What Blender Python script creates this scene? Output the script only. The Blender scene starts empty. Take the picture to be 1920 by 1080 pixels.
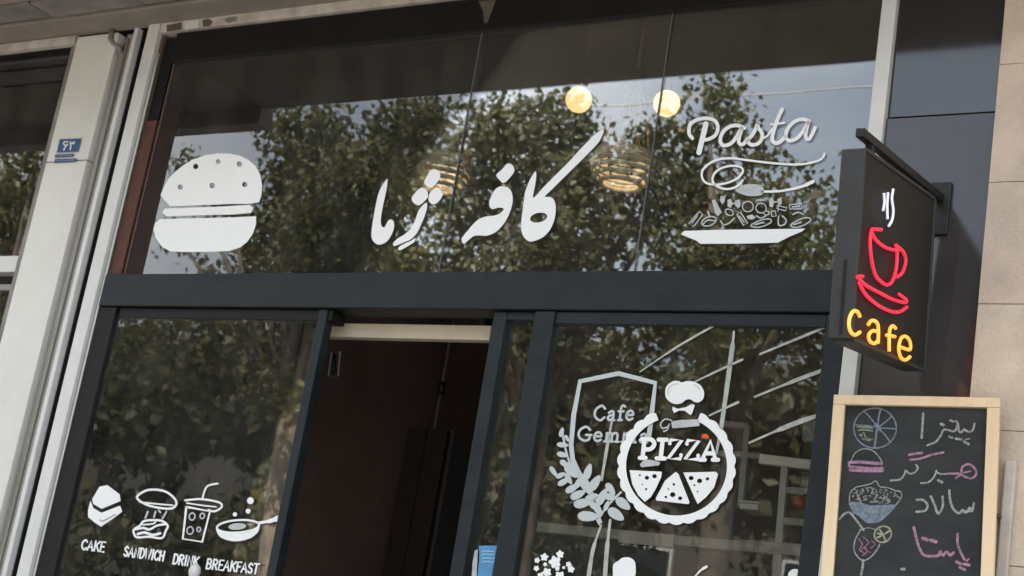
import bpy, bmesh, math, random
import numpy as np
from mathutils import Vector, Matrix
from mathutils.geometry import tessellate_polygon
random.seed(7); RNG = np.random.default_rng(11)
scene = bpy.context.scene
COL = scene.collection

# ------------------------------------------------------------------ camera
FPX = 2960.57
R = Matrix(((0.846330785, -0.000359834518, 0.532657556),
            (0.507693703, -0.302006066, -0.806870151),
            (0.161156153, 0.953305936, -0.255414345)))
CAM = Vector((0.0, -4.0, 1.3))
cd = bpy.data.cameras.new('camera'); cam = bpy.data.objects.new('camera', cd); COL.objects.link(cam)
m = R.to_4x4(); m.translation = CAM; cam.matrix_world = m
cd.sensor_fit = 'HORIZONTAL'; cd.sensor_width = 36; cd.lens = 36 * FPX / 1920
cd.dof.use_dof = True; cd.dof.focus_distance = 4.2; cd.dof.aperture_fstop = 7
cd.clip_start = 0.05; cd.clip_end = 400
scene.camera = cam

# ------------------------------------------------------------------ sky, sun, exposure
SUN_EL, SUN_AZ = 52, 12          # the sun stands behind the building (over +Y), so the facade is in shade
w = bpy.data.worlds.new('World'); scene.world = w; w.use_nodes = True
nt = w.node_tree; N = nt.nodes; L = nt.links
for n in list(N): N.remove(n)
out = N.new('ShaderNodeOutputWorld'); bg = N.new('ShaderNodeBackground'); sky = N.new('ShaderNodeTexSky')
sky.sky_type = 'NISHITA'; sky.sun_disc = False; sky.sun_elevation = math.radians(SUN_EL)
sky.sun_rotation = math.radians(SUN_AZ); sky.air_density = 1.2; sky.dust_density = 2.5
tc = N.new('ShaderNodeTexCoord'); mp = N.new('ShaderNodeMapping'); mp.inputs['Scale'].default_value = (1, 1, 2.4)
nz = N.new('ShaderNodeTexNoise'); nz.inputs['Scale'].default_value = 2.6; nz.inputs['Detail'].default_value = 4
nz.inputs['Roughness'].default_value = .55
cr = N.new('ShaderNodeValToRGB'); cr.color_ramp.elements[0].position = .46; cr.color_ramp.elements[1].position = .70
mx = N.new('ShaderNodeMixRGB'); mx.inputs[2].default_value = (5.2, 5.3, 5.4, 1)
L.new(tc.outputs['Generated'], mp.inputs[0]); L.new(mp.outputs[0], nz.inputs[0]); L.new(nz.outputs[0], cr.inputs[0])
veil = N.new('ShaderNodeMixRGB'); veil.inputs[0].default_value = .5; veil.inputs[2].default_value = (3.9, 4.0, 4.05, 1)   # thin high cloud
L.new(sky.outputs[0], veil.inputs[1]); L.new(cr.outputs[0], mx.inputs[0]); L.new(veil.outputs[0], mx.inputs[1])
L.new(mx.outputs[0], bg.inputs[0]); bg.inputs[1].default_value = 0.15; L.new(bg.outputs[0], out.inputs[0])
sd = bpy.data.lights.new('sun', 'SUN'); so = bpy.data.objects.new('sun', sd); COL.objects.link(so)
sd.energy = 4.8; sd.angle = math.radians(.5); sd.color = (1, .94, .85)
az, el = math.radians(SUN_AZ), math.radians(SUN_EL)
sdir = Vector((math.sin(az) * math.cos(el), math.cos(az) * math.cos(el), math.sin(el)))
so.rotation_euler = sdir.to_track_quat('Z', 'Y').to_euler(); so.location = (0, 0, 20)
scene.view_settings.view_transform = 'Standard'; scene.view_settings.look = 'None'
scene.view_settings.gamma = 1; scene.view_settings.use_curve_mapping = False
scene.view_settings.exposure = 2.02
scene.cycles.max_bounces = 8; scene.cycles.transparent_max_bounces = 12
scene.cycles.caustics_reflective = False; scene.cycles.caustics_refractive = False

# ------------------------------------------------------------------ measuring helpers: a photo measurement -> a point on a real plane
def ray(px, py):
    return (R @ Vector((px - 960, 540 - py, -FPX))).normalized()
def wall(px, py, y=0.0):
    r = ray(px, py); return CAM + r * ((y - CAM.y) / r.y)
def on_plane(px, py, o, n):
    r = ray(px, py); return CAM + r * ((o - CAM).dot(n) / r.dot(n))

# ------------------------------------------------------------------ materials
MATS = {}
def mat(name, col, rough=.6, metal=0, noise=0, scale=8, bump=0, bscale=40, emit=None, estr=0, col2=None, spec=.5, stretch=None, coat=0):
    if name in MATS: return MATS[name]
    m = bpy.data.materials.new(name); m.use_nodes = True; MATS[name] = m
    t = m.node_tree; b = t.nodes['Principled BSDF']
    b.inputs['Base Color'].default_value = (*col, 1); b.inputs['Roughness'].default_value = rough
    b.inputs['Metallic'].default_value = metal; b.inputs['Specular IOR Level'].default_value = spec
    b.inputs['Coat Weight'].default_value = coat
    if emit: b.inputs['Emission Color'].default_value = (*emit, 1); b.inputs['Emission Strength'].default_value = estr
    tc = t.nodes.new('ShaderNodeTexCoord'); src = tc.outputs['Object']
    if stretch:
        mp = t.nodes.new('ShaderNodeMapping'); mp.inputs['Scale'].default_value = stretch
        t.links.new(src, mp.inputs[0]); src = mp.outputs[0]
    if noise:
        n = t.nodes.new('ShaderNodeTexNoise'); n.inputs['Scale'].default_value = scale; n.inputs['Detail'].default_value = 6
        n.inputs['Roughness'].default_value = .6
        r = t.nodes.new('ShaderNodeValToRGB'); r.color_ramp.elements[0].position = .3; r.color_ramp.elements[1].position = .7
        c2 = col2 or tuple(c * (1 - noise) for c in col)
        r.color_ramp.elements[0].color = (*c2, 1); r.color_ramp.elements[1].color = (*col, 1)
        t.links.new(src, n.inputs[0]); t.links.new(n.outputs[0], r.inputs[0]); t.links.new(r.outputs[0], b.inputs['Base Color'])
        mr = t.nodes.new('ShaderNodeMapRange'); mr.inputs[3].default_value = max(0, rough * .75); mr.inputs[4].default_value = min(1, rough * 1.25)
        t.links.new(n.outputs[0], mr.inputs[0]); t.links.new(mr.outputs[0], b.inputs['Roughness'])
    if bump:
        n2 = t.nodes.new('ShaderNodeTexNoise'); n2.inputs['Scale'].default_value = bscale; n2.inputs['Detail'].default_value = 5
        bp = t.nodes.new('ShaderNodeBump'); bp.inputs['Strength'].default_value = bump; bp.inputs['Distance'].default_value = .01
        t.links.new(src, n2.inputs[0]); t.links.new(n2.outputs[0], bp.inputs['Height']); t.links.new(bp.outputs[0], b.inputs['Normal'])
    return m
def glass_mat(name, gain=2.0, tint=(.88, .875, .85)):
    m = bpy.data.materials.new(name); m.use_nodes = True; t = m.node_tree
    for n in list(t.nodes): t.nodes.remove(n)
    o = t.nodes.new('ShaderNodeOutputMaterial'); mix = t.nodes.new('ShaderNodeMixShader')
    tr = t.nodes.new('ShaderNodeBsdfTransparent'); tr.inputs[0].default_value = (*tint, 1)
    gl = t.nodes.new('ShaderNodeBsdfGlossy'); gl.inputs['Roughness'].default_value = 0.004
    gl.inputs['Color'].default_value = (.96, .98, 1, 1)
    fr = t.nodes.new('ShaderNodeFresnel'); fr.inputs[0].default_value = 1.5
    mu = t.nodes.new('ShaderNodeMath'); mu.operation = 'MULTIPLY'; mu.inputs[1].default_value = gain; mu.use_clamp = True
    tc = t.nodes.new('ShaderNodeTexCoord'); n = t.nodes.new('ShaderNodeTexNoise'); n.inputs['Scale'].default_value = 1.7
    bp = t.nodes.new('ShaderNodeBump'); bp.inputs['Strength'].default_value = .12; bp.inputs['Distance'].default_value = .004
    t.links.new(tc.outputs['Object'], n.inputs[0]); t.links.new(n.outputs[0], bp.inputs['Height']); t.links.new(bp.outputs[0], gl.inputs['Normal'])
    t.links.new(fr.outputs[0], mu.inputs[0]); t.links.new(mu.outputs[0], mix.inputs[0])
    t.links.new(tr.outputs[0], mix.inputs[1]); t.links.new(gl.outputs[0], mix.inputs[2]); 
    # dust in wiped streaks, put in as haze that lifts the dark reflections
    mp = t.nodes.new('ShaderNodeMapping'); mp.inputs['Scale'].default_value = (3, 3, 1.1); mp.inputs['Rotation'].default_value = (0, .5, 0)
    n2 = t.nodes.new('ShaderNodeTexNoise'); n2.inputs['Scale'].default_value = 2.2; n2.inputs['Detail'].default_value = 8; n2.inputs['Roughness'].default_value = .65
    mr = t.nodes.new('ShaderNodeMapRange'); mr.inputs[1].default_value = .35; mr.inputs[2].default_value = .75; mr.inputs[3].default_value = .005; mr.inputs[4].default_value = .034
    df = t.nodes.new('ShaderNodeBsdfDiffuse'); df.inputs[0].default_value = (.55, .52, .46, 1); m2 = t.nodes.new('ShaderNodeMixShader')
    t.links.new(tc.outputs['Object'], mp.inputs[0]); t.links.new(mp.outputs[0], n2.inputs[0]); t.links.new(n2.outputs[0], mr.inputs[0]); t.links.new(mr.outputs[0], m2.inputs[0])
    t.links.new(mix.outputs[0], m2.inputs[1]); t.links.new(df.outputs[0], m2.inputs[2]); t.links.new(m2.outputs[0], o.inputs[0])
    return m
def leaf_mat(name, cols, trans=.35):
    m = bpy.data.materials.new(name); m.use_nodes = True; t = m.node_tree; b = t.nodes['Principled BSDF']
    g = t.nodes.new('ShaderNodeNewGeometry'); r = t.nodes.new('ShaderNodeValToRGB')
    e = r.color_ramp.elements; e[0].color = (*cols[0], 1); e[1].color = (*cols[-1], 1)
    for i, c in enumerate(cols[1:-1]): k = e.new((i + 1) / (len(cols) - 1)); k.color = (*c, 1)
    t.links.new(g.outputs['Random Per Island'], r.inputs[0]); t.links.new(r.outputs[0], b.inputs['Base Color'])
    b.inputs['Roughness'].default_value = .45
    tl = t.nodes.new('ShaderNodeBsdfTranslucent'); t.links.new(r.outputs[0], tl.inputs[0])
    mx = t.nodes.new('ShaderNodeMixShader'); mx.inputs[0].default_value = trans
    t.links.new(b.outputs[0], mx.inputs[1]); t.links.new(tl.outputs[0], mx.inputs[2]); t.links.new(mx.outputs[0], t.nodes['Material Output'].inputs[0])
    return m

GLASS = glass_mat('window_glass'); GLASSLOW = glass_mat('lower_window_glass', 1.4)
M_FRAME = mat('anthracite_metal', (.016, .0205, .0225), .5, 0, .42, 7, .12, 260, spec=.24, stretch=(1, 1, 2.5))
M_FRAME2 = mat('dark_brown_metal', (.010, .0095, .0092), .55, 0, .3, 6, spec=.2)
M_WHITE = mat('white_paint', (.62, .61, .58), .5, 0, .12, 9, .05, 60)
M_WHITEB = mat('stained_white_strip', (.60, .57, .50), .6, 0, .35, 14, .1, 50, col2=(.36, .31, .26))
M_MARBLE = mat('white_marble', (.66, .64, .59), .38, 0, .1, 3.0, .05, 60, col2=(.58, .555, .50), stretch=(1.2, 1, .8))
M_SOFFIT = mat('soffit_plaster', (.30, .255, .21), .8, 0, .3, 5, .15, 60)
M_SOFFIT2 = mat('soffit_stone', (.26, .235, .205), .6, 0, .5, 9, .15, 30, col2=(.12, .11, .10))
M_RAIL = mat('shutter_rail_metal', (.30, .285, .26), .5, .2, .4, 10, .1, 80, stretch=(1, 1, .15))
M_RAILD = mat('shutter_rail_groove', (.10, .085, .065), .7, 0, .3, 10)
M_BLACK = mat('black_gap', (.010, .011, .012), .5)
M_BRICK = mat('red_brown_paint', (.095, .030, .020), .7, 0, .45, 14, .3, 60)
M_REFL_DOOR = mat('dark_brown_reflection_door', (.030, .019, .015), .7, 0, .4, 8, spec=.15)  # for the painted reveal reflection and the cabinet doors
M_BROWN = mat('brown_sealant', (.12, .085, .06), .7, 0, .4, 30)
M_STONE = [mat('sandstone_%s' % n, c, .88, 0, .3, 6, .35, 90) for n, c in
           (('warm', (.62, .48, .355)), ('pale', (.64, .52, .40)), ('rosy', (.61, .485, .385)))]
M_MORTAR = mat('mortar', (.56, .44, .33), .95, 0, .3, 20)
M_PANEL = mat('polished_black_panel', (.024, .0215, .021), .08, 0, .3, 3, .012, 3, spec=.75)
M_PANEL2 = mat('polished_black_panel_reflection', (.056, .050, .047), .12, 0, .35, 2.5, .012, 3, spec=.5)  # black panel, warm grey sky reflection put into the base colour
M_VINYL = mat('white_vinyl', (.78, .78, .76), .55, 0, .05, 4)
M_VINYL2 = mat('frosted_vinyl', (.47, .51, .50), .6, 0, .12, 6)
M_VINYL3 = mat('faded_vinyl', (.50, .51, .50), .6, 0, .3, 30)
M_SIGNBOX = mat('sign_box_black', (.022, .020, .016), .55, 0, .25, 5, .05, 120, spec=.2)
M_SIGNEDGE = mat('sign_edge_grey', (.036, .037, .037), .5, 0, .2, 8, spec=.3)
M_IRON = mat('black_iron', (.012, .011, .010), .45, .3, .2, 20)
M_RED = mat('red_neon', (.6, .02, .05), .4, emit=(1, .02, .055), estr=.26)
M_AMBER = mat('amber_neon', (.8, .4, .08), .4, emit=(1, .30, .035), estr=.36)
M_STEAM = mat('white_neon', (.6, .6, .65), .5, emit=(.6, .62, .75), estr=.18)
M_PINE = mat('pale_pine', (.74, .57, .36), .6, 0, .22, 5, .08, 60, stretch=(6, 6, .6), col2=(.64, .47, .28))
M_SLATE = mat('chalkboard_slate', (.042, .044, .043), .85, 0, .35, 5, .1, 150, spec=.2, col2=(.020, .0215, .022), stretch=(1, 1, 2.2))
def chalk(n, c): return mat('chalk_' + n, c, .95, 0, .75, 110, col2=tuple(x * .35 for x in c))
CH_W, CH_B, CH_P, CH_G, CH_Y = chalk('white', (.36, .37, .34)), chalk('blue', (.20, .24, .29)), chalk('pink', (.42, .22, .31)), chalk('green', (.24, .28, .20)), chalk('yellow', (.36, .36, .24))
M_BLUE = mat('blue_enamel', (.035, .085, .19), .5, 0, .15, 30)
M_INT = mat('dark_interior_wall', (.21, .135, .112), .85, 0, .5, 1.6)
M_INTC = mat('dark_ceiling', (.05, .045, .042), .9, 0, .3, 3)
M_CREAM = mat('cream_lath', (.62, .55, .42), .6, 0, .15, 8)
M_ROPE = mat('pale_rope', (.86, .79, .64), .85, 0, .25, 40, .3, 120)
M_TWINE = mat('brown_twine', (.40, .24, .12), .9, 0, .3, 30)
M_BULB = mat('warm_globe', (.8, .7, .5), .3, emit=(1, .64, .27), estr=.5)
M_ORANGE = mat('orange_lamp', (.5, .12, .03), .4, emit=(1, .17, .02), estr=.22)
M_JOINT = mat('silicone', (.12, .12, .115), .7, spec=.1)
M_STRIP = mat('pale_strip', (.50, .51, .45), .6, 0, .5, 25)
M_ROD = mat('bright_rod', (.84, .83, .76), .5)
M_PALE = mat('pale_powder_coat', (.52, .53, .50), .5, 0, .1, 9)
M_GREY = mat('grey_powder_coat', (.34, .34, .33), .5, 0, .2, 9)
M_BARK = mat('plane_bark', (.20, .165, .12), .9, 0, .6, 6, .4, 30, col2=(.07, .055, .04))
M_PAVE = mat('paving', (.30, .285, .26), .85, 0, .25, 3, .2, 40)
M_ASPH = mat('asphalt', (.05, .05, .052), .9, 0, .25, 30, .3, 200)
M_KERB = mat('kerb_concrete', (.30, .30, .28), .85, 0, .2, 10)
M_PLASTER = mat('ochre_brick', (.10, .08, .06), .9, 0, .35, 4)
M_PLASTER2 = mat('grey_render', (.11, .105, .10), .9, 0, .35, 4)
M_FARGLASS = mat('far_window_glass', (.02, .025, .03), .1)

# ------------------------------------------------------------------ object helpers
def link(o, parent=None):
    COL.objects.link(o)
    if parent: o.parent = parent
    return o
def thing(name, label, cat, loc=(0, 0, 0), group=None):
    o = bpy.data.objects.new(name, None); o.empty_display_size = .1; link(o); o.location = loc
    tag(o, label, cat, group); return o
def tag(o, label=None, cat=None, group=None, kind=None):
    if label: o['label'] = label
    if cat: o['category'] = cat
    if group: o['group'] = group
    if kind: o['kind'] = kind
    return o
def root_loc(p):
    v = Vector((0, 0, 0))
    while p: v += Vector(p.location); p = p.parent
    return v
def mesh(name, verts, faces, material, parent=None, smooth=False):
    me = bpy.data.meshes.new(name); off = root_loc(parent)
    me.from_pydata([tuple(Vector(v) - off) for v in verts], [], faces)
    me.materials.append(material)
    if smooth:
        for p in me.polygons: p.use_smooth = True
    me.update(); return link(bpy.data.objects.new(name, me), parent)
def boxv(x0, y0, z0, x1, y1, z1):
    v = [(x0, y0, z0), (x1, y0, z0), (x1, y1, z0), (x0, y1, z0), (x0, y0, z1), (x1, y0, z1), (x1, y1, z1), (x0, y1, z1)]
    f = [(0, 3, 2, 1), (4, 5, 6, 7), (0, 1, 5, 4), (1, 2, 6, 5), (2, 3, 7, 6), (3, 0, 4, 7)]
    return v, f
def box(name, x0, y0, z0, x1, y1, z1, material, parent=None, bevel=0.0):
    v, f = boxv(x0, y0, z0, x1, y1, z1); o = mesh(name, v, f, material, parent)
    if bevel:
        b = bmesh.new(); b.from_mesh(o.data)
        bmesh.ops.bevel(b, geom=b.edges[:], offset=bevel, segments=2, affect='EDGES', profile=.5); b.to_mesh(o.data); b.free()
    return o
def obox(name, c, ax, ay, az, hx, hy, hz, material, parent=None, bevel=0):
    """box with free axes"""
    vs = []; v, f = boxv(-hx, -hy, -hz, hx, hy, hz)
    if bevel:
        b = bmesh.new(); bv = [b.verts.new(p) for p in v]
        for q in f: b.faces.new([bv[i] for i in q])
        bmesh.ops.bevel(b, geom=b.edges[:], offset=bevel, segments=2, affect='EDGES', profile=.5)
        b.verts.ensure_lookup_table(); b.verts.index_update()
        v = [tuple(p.co) for p in b.verts]; f = [[p.index for p in q.verts] for q in b.faces]; b.free()
    for p in v: vs.append(c + ax * p[0] + ay * p[1] + az * p[2])
    return mesh(name, vs, f, material, parent)
def multi(name, parts, material, parent=None):
    V, F = [], []
    for v, f in parts:
        k = len(V); V += [tuple(p) for p in v]; F += [tuple(i + k for i in q) for q in f]
    return mesh(name, V, F, material, parent)
def tubev(pts, r, seg=8, closed=False):
    pts = [Vector(p) for p in pts]; V, F = [], []; n = len(pts); up = None
    rs = r if isinstance(r, (list, tuple)) else [r] * n
    for i, p in enumerate(pts):
        if closed: d = (pts[(i + 1) % n] - pts[i - 1])
        else: d = (pts[min(i + 1, n - 1)] - pts[max(i - 1, 0)])
        if d.length < 1e-9: d = Vector((0, 0, 1))
        d.normalize()
        if up is None: up = Vector((0, 0, 1)) if abs(d.z) < .9 else Vector((1, 0, 0))
        a = d.cross(up)
        if a.length < 1e-5: a = d.cross(Vector((1, .3, 0)))
        a.normalize(); b = a.cross(d); up = b
        for k in range(seg):
            t = 2 * math.pi * k / seg; V.append(p + (a * math.cos(t) + b * math.sin(t)) * rs[i])
    m = n if closed else n - 1
    for i in range(m):
        for k in range(seg):
            j = (i + 1) % n; F.append((i * seg + k, i * seg + (k + 1) % seg, j * seg + (k + 1) % seg, j * seg + k))
    if not closed:
        F.append(tuple(range(seg))[::-1]); F.append(tuple((n - 1) * seg + k for k in range(seg)))
    return V, F
def tube(name, pts, r, material, parent=None, seg=8, closed=False):
    v, f = tubev(pts, r, seg, closed); return mesh(name, v, f, material, parent, True)
def lathev(c, prof, seg=20):
    V, F = [], []
    for (r, z) in prof:
        for k in range(seg):
            t = 2 * math.pi * k / seg; V.append((c[0] + r * math.cos(t), c[1] + r * math.sin(t), c[2] + z))
    for i in range(len(prof) - 1):
        for k in range(seg): F.append((i * seg + k, i * seg + (k + 1) % seg, (i + 1) * seg + (k + 1) % seg, (i + 1) * seg + k))
    return V, F

# ------------------------------------------------------------------ flat lettering and pictures (cut vinyl, chalk, neon paths)
def catmull(pts, n=5, closed=False):
    if len(pts) < 3 and not closed: return [tuple(p) for p in pts]
    P = [Vector((p[0], p[1])) for p in pts]; o = []; m = len(P)
    rng = range(m) if closed else range(m - 1)
    for i in rng:
        g = (lambda k: P[k % m]) if closed else (lambda k: P[max(0, min(m - 1, k))])
        a, b, c, d = g(i - 1), g(i), g(i + 1), g(i + 2)
        for k in range(n):
            t = k / n
            o.append(tuple(.5 * ((2 * b) + (c - a) * t + (2 * a - 5 * b + 4 * c - d) * t * t + (3 * b - a - 3 * c + d) * t ** 3)))
    if not closed: o.append(tuple(P[-1]))
    return o
def ribbon(pts, w, round_caps=True):
    P = [Vector(p) for p in pts]; n = len(P); lft, rgt = [], []
    ws = w if isinstance(w, (list, tuple)) else [w] * n
    if len(ws) != n: ws = [ws[min(len(ws) - 1, int(i * len(ws) / n))] for i in range(n)]
    for i, p in enumerate(P):
        d = P[min(i + 1, n - 1)] - P[max(i - 1, 0)]
        d = d.normalized() if d.length > 1e-9 else Vector((1, 0)); nn = Vector((-d.y, d.x))
        lft.append(p + nn * ws[i] / 2); rgt.append(p - nn * ws[i] / 2)
    poly = lft[:]
    if round_caps:
        d = (P[-1] - P[-2]).normalized(); a0 = math.atan2(d.x, -d.y)
        for k in range(1, 5): a = math.atan2(lft[-1].y - P[-1].y, lft[-1].x - P[-1].x) - math.pi * k / 5; poly.append(P[-1] + Vector((math.cos(a), math.sin(a))) * ws[-1] / 2)
    poly += rgt[::-1]
    if round_caps:
        for k in range(1, 5): a = math.atan2(rgt[0].y - P[0].y, rgt[0].x - P[0].x) - math.pi * k / 5; poly.append(P[0] + Vector((math.cos(a), math.sin(a))) * ws[0] / 2)
    # quads along the ribbon + cap fans keep it robust for loops
    nl = len(lft); F = []
    V = [tuple(v) for v in lft] + [tuple(v) for v in rgt]
    for i in range(nl - 1): F.append((i, i + 1, nl + i + 1, nl + i))
    if round_caps:
        for end, s in ((-1, -1), (0, -1)):
            base = lft[-1] if end == -1 else rgt[0]; c = P[end]; r = ws[end] / 2
            a = math.atan2(base.y - c.y, base.x - c.x); k0 = len(V)
            for k in range(7):
                t = a - math.pi * k / 6; V.append((c.x + r * math.cos(t), c.y + r * math.sin(t)))
            F.append(tuple(range(k0, k0 + 7)))
    return V, F
class Flat:
    """collects flat shapes drawn in measured units, then lays them on a plane; each shape a hair above the last"""
    def __init__(s, sc=1, off=(0, 0)): s.sc, s.off, s.items = sc, off, []
    def px(s, p): return (p[0] / s.sc + s.off[0], p[1] / s.sc + s.off[1])
    def poly(s, pts, smooth=False, holes=(), n=5):
        p = catmull(pts, n, True) if smooth else list(pts)
        rings = [p] + [list(h) for h in holes]
        tr = tessellate_polygon([[Vector((q[0], q[1], 0)) for q in r] for r in rings])
        V = [q for r in rings for q in r]; s.items.append((V, [tuple(t) for t in tr])); return s
    def ell(s, cx, cy, rx, ry, a=0, n=16):
        return s.poly(ellipse(cx, cy, rx, ry, a, n))
    def stroke(s, pts, w, smooth=True, caps=True, closed=False):
        p = catmull(pts, 6, closed) if smooth else list(pts)
        if closed: p.append(p[0]); caps = False
        s.items.append(ribbon(p, w, caps)); return s
    def build(s, name, to3d, material, parent=None, step=.00012, base=.0015):
        """to3d(px, py, lift) -> point"""
        V, F = [], []
        for k, (v, f) in enumerate(s.items):
            o = len(V); V += [to3d(*s.px(q), base + step * k) for q in v]; F += [tuple(i + o for i in q) for q in f]
        o = mesh(name, V, F, material, parent); return o
def ellipse(cx, cy, rx, ry, a=0, n=16):
    a = math.radians(a)
    return [(cx + rx * math.cos(t) * math.cos(a) - ry * math.sin(t) * math.sin(a), cy + rx * math.cos(t) * math.sin(a) + ry * math.sin(t) * math.cos(a))
            for t in [2 * math.pi * k / n for k in range(n)]]
def on_glass(px, py, lift): return wall(px, py, -lift)
GL = {  # stroke letters: width, list of (points, smooth), y up, cap height 1
 'C': (.8, [([(.75, .8), (.5, 1), (.15, .8), (.05, .5), (.15, .2), (.5, 0), (.77, .2)], 1)]),
 'A': (.85, [([(.02, 0), (.42, 1), (.82, 0)], 0), ([(.18, .35), (.66, .35)], 0)]),
 'K': (.8, [([(.1, 0), (.1, 1)], 0), ([(.75, 1), (.12, .45)], 0), ([(.3, .6), (.78, 0)], 0)]),
 'E': (.7, [([(.65, 1), (.1, 1), (.1, 0), (.66, 0)], 0), ([(.1, .52), (.55, .52)], 0)]),
 'S': (.7, [([(.62, .82), (.35, 1), (.08, .78), (.2, .56), (.5, .44), (.64, .22), (.35, 0), (.05, .18)], 1)]),
 'N': (.85, [([(.1, 0), (.1, 1), (.75, 0), (.75, 1)], 0)]),
 'D': (.8, [([(.1, 0), (.1, 1)], 0), ([(.1, 1), (.45, .97), (.74, .7), (.74, .3), (.45, .03), (.1, 0)], 1)]),
 'W': (1.1, [([(.02, 1), (.28, 0), (.53, .9), (.78, 0), (1.04, 1)], 0)]),
 'I': (.3, [([(.15, 0), (.15, 1)], 0)]),
 'H': (.85, [([(.1, 0), (.1, 1)], 0), ([(.74, 0), (.74, 1)], 0), ([(.1, .52), (.74, .52)], 0)]),
 'R': (.8, [([(.1, 0), (.1, 1)], 0), ([(.1, 1), (.5, .98), (.7, .76), (.5, .53), (.1, .5)], 1), ([(.4, .5), (.74, 0)], 0)]),
 'B': (.78, [([(.1, 0), (.1, 1)], 0), ([(.1, 1), (.5, .98), (.66, .77), (.5, .55), (.1, .53)], 1), ([(.1, .53), (.55, .5), (.72, .27), (.5, .02), (.1, 0)], 1)]),
 'F': (.66, [([(.1, 0), (.1, 1), (.62, 1)], 0), ([(.1, .52), (.52, .52)], 0)]),
 'T': (.74, [([(.37, 0), (.37, 1)], 0), ([(.02, 1), (.72, 1)], 0)]),
 'P': (.76, [([(.14, 0), (.14, 1)], 0), ([(.14, 1), (.5, .98), (.68, .74), (.5, .48), (.14, .46)], 1), ([(0, 0), (.3, 0)], 0), ([(0, 1), (.2, 1)], 0)]),
 'J': (.4, [([(.2, 0), (.2, 1)], 0), ([(.03, 0), (.37, 0)], 0), ([(.03, 1), (.37, 1)], 0)]),
 'Z': (.75, [([(.06, .82), (.08, 1), (.66, 1), (.05, 0), (.68, 0), (.70, .2)], 0)]),
 'V': (.85, [([(.12, 0), (.42, 1), (.74, 0)], 0), ([(.24, .34), (.62, .34)], 0), ([(0, 0), (.24, 0)], 0), ([(.62, 0), (.86, 0)], 0)]),
 'G': (.9, [([(.78, .78), (.5, 1), (.15, .8), (.05, .5), (.15, .2), (.5, 0), (.78, .12), (.78, .42)], 1), ([(.55, .42), (.9, .42)], 0)]),
 'a': (.6, [([(.1, .5), (.28, .62), (.44, .5), (.44, .05), (.55, 0)], 1), ([(.44, .35), (.2, .32), (.06, .16), (.2, 0), (.42, .12)], 1)]),
 'f': (.42, [([(.45, .92), (.3, 1), (.18, .82), (.18, 0)], 1), ([(.02, .6), (.38, .6)], 0), ([(.05, 0), (.32, 0)], 0)]),
 'e': (.58, [([(.08, .34), (.5, .36), (.42, .58), (.26, .63), (.08, .48), (.06, .2), (.25, 0), (.5, .1)], 1)]),
 'm': (.98, [([(.12, 0), (.12, .6)], 0), ([(.12, .45), (.3, .62), (.46, .5), (.46, 0)], 1), ([(.46, .45), (.65, .62), (.82, .5), (.82, 0)], 1), ([(0, 0), (.24, 0)], 0), ([(.36, 0), (.56, 0)], 0), ([(.72, 0), (.94, 0)], 0)]),
}
def word(fl, text, p0, p1, h, w, upx=0.0):
    """write text from p0 to p1 (baseline), cap height h, up direction leaning by upx"""
    tot = sum(GL[c][0] + .16 for c in text) - .16
    d = Vector(p1) - Vector(p0); k = d.length / tot; d.normalize(); x = 0
    up = Vector((upx, -1)) * h
    for c in text:
        gw, st = GL[c]
        for pts, sm in st:
            q = [tuple(Vector(p0) + d * (x + a) * k + up * b) for a, b in pts]; fl.stroke(q, w, bool(sm))
        x += gw + .16

# ================================================================== ground
def struct(o): o['kind'] = 'structure'; return o
struct(box('sidewalk', -45, -9.0, -.3, 30, 9.0, 0, M_PAVE))
struct(box('kerb', -45, -9.18, -.3, 30, -9.002, 0.02, M_KERB))
struct(box('road', -80, -19, -.4, 60, -9.182, -.12, M_ASPH))
struct(box('far_sidewalk', -80, -40, -.3, 60, -19.002, 0, M_PAVE))

# ================================================================== the building that carries the shops
T = 3.66                                  # underside of the canopy
bld = thing('cafe_building', 'stone and plaster building over the cafe, with a shallow canopy above the shopfront', 'building', (-3, 3, 0))
box('upper_wall', -14, 0.0, 4.3, 8, 7, 5.2, M_SOFFIT, bld)
box('canopy', -4.6, -.82, T + .004, 8, -.0, 4.3, M_SOFFIT, bld)
box('canopy', -14, -.82, T + .004, -4.604, -.0, 4.3, M_SOFFIT, bld)
box('canopy_fascia', -14, -.86, T - .092, -4.604, -.78, 4.28, M_SOFFIT, bld)
# underside: a plain plaster band against the wall, stone slabs beyond it
box('soffit_band', -7.2, -.150, T - .018, 1.5, -.004, T, M_SOFFIT, bld, .004)
box('soffit_groove', -7.2, -.172, T - .004, 1.5, -.154, T + .001, M_RAILD, bld)
x = -7.2; k = 0
while x < -4.9:
    wd = .42 + .05 * ((k * 7) % 3)
    box('soffit_slab', x, -.30, T - .014 - .003 * (k % 3), x + wd - .012, -.176, T, M_SOFFIT2, bld, .003)
    x += wd; k += 1
box('soffit_plaster', -7.2, -.77, T - .016, -4.605, -.312, T, M_SOFFIT, bld, .003)
box('soffit_plaster', -4.599, -.80, T - .016, 1.5, -.176, T, M_SOFFIT, bld, .003)
# interior shell of the cafe
IX0, IX1, ID, IT = -4.52, -1.5, 5.2, 4.22
box('interior_side_wall', IX0 - .2, .07, .12, IX0 + .14, ID, IT, M_INT, bld)
box('interior_side_wall', IX1 + .03, .07, .12, IX1 + .25, ID, IT, M_INT, bld)
box('interior_back_wall', IX0 + .142, ID - .1, .12, IX1 + .028, ID + .1, IT, M_INT, bld)
box('interior_ceiling', IX0 - .2, .0, IT + .002, IX1 + .25, ID, 4.296, M_INTC, bld)
box('interior_lintel', IX0 - .2, .07, 3.62, IX1 + .25, .20, IT, M_INTC, bld)
box('shop_floor', IX0 - .2, .0, .002, IX1 + .25, ID, .118, M_INT, bld)
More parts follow.
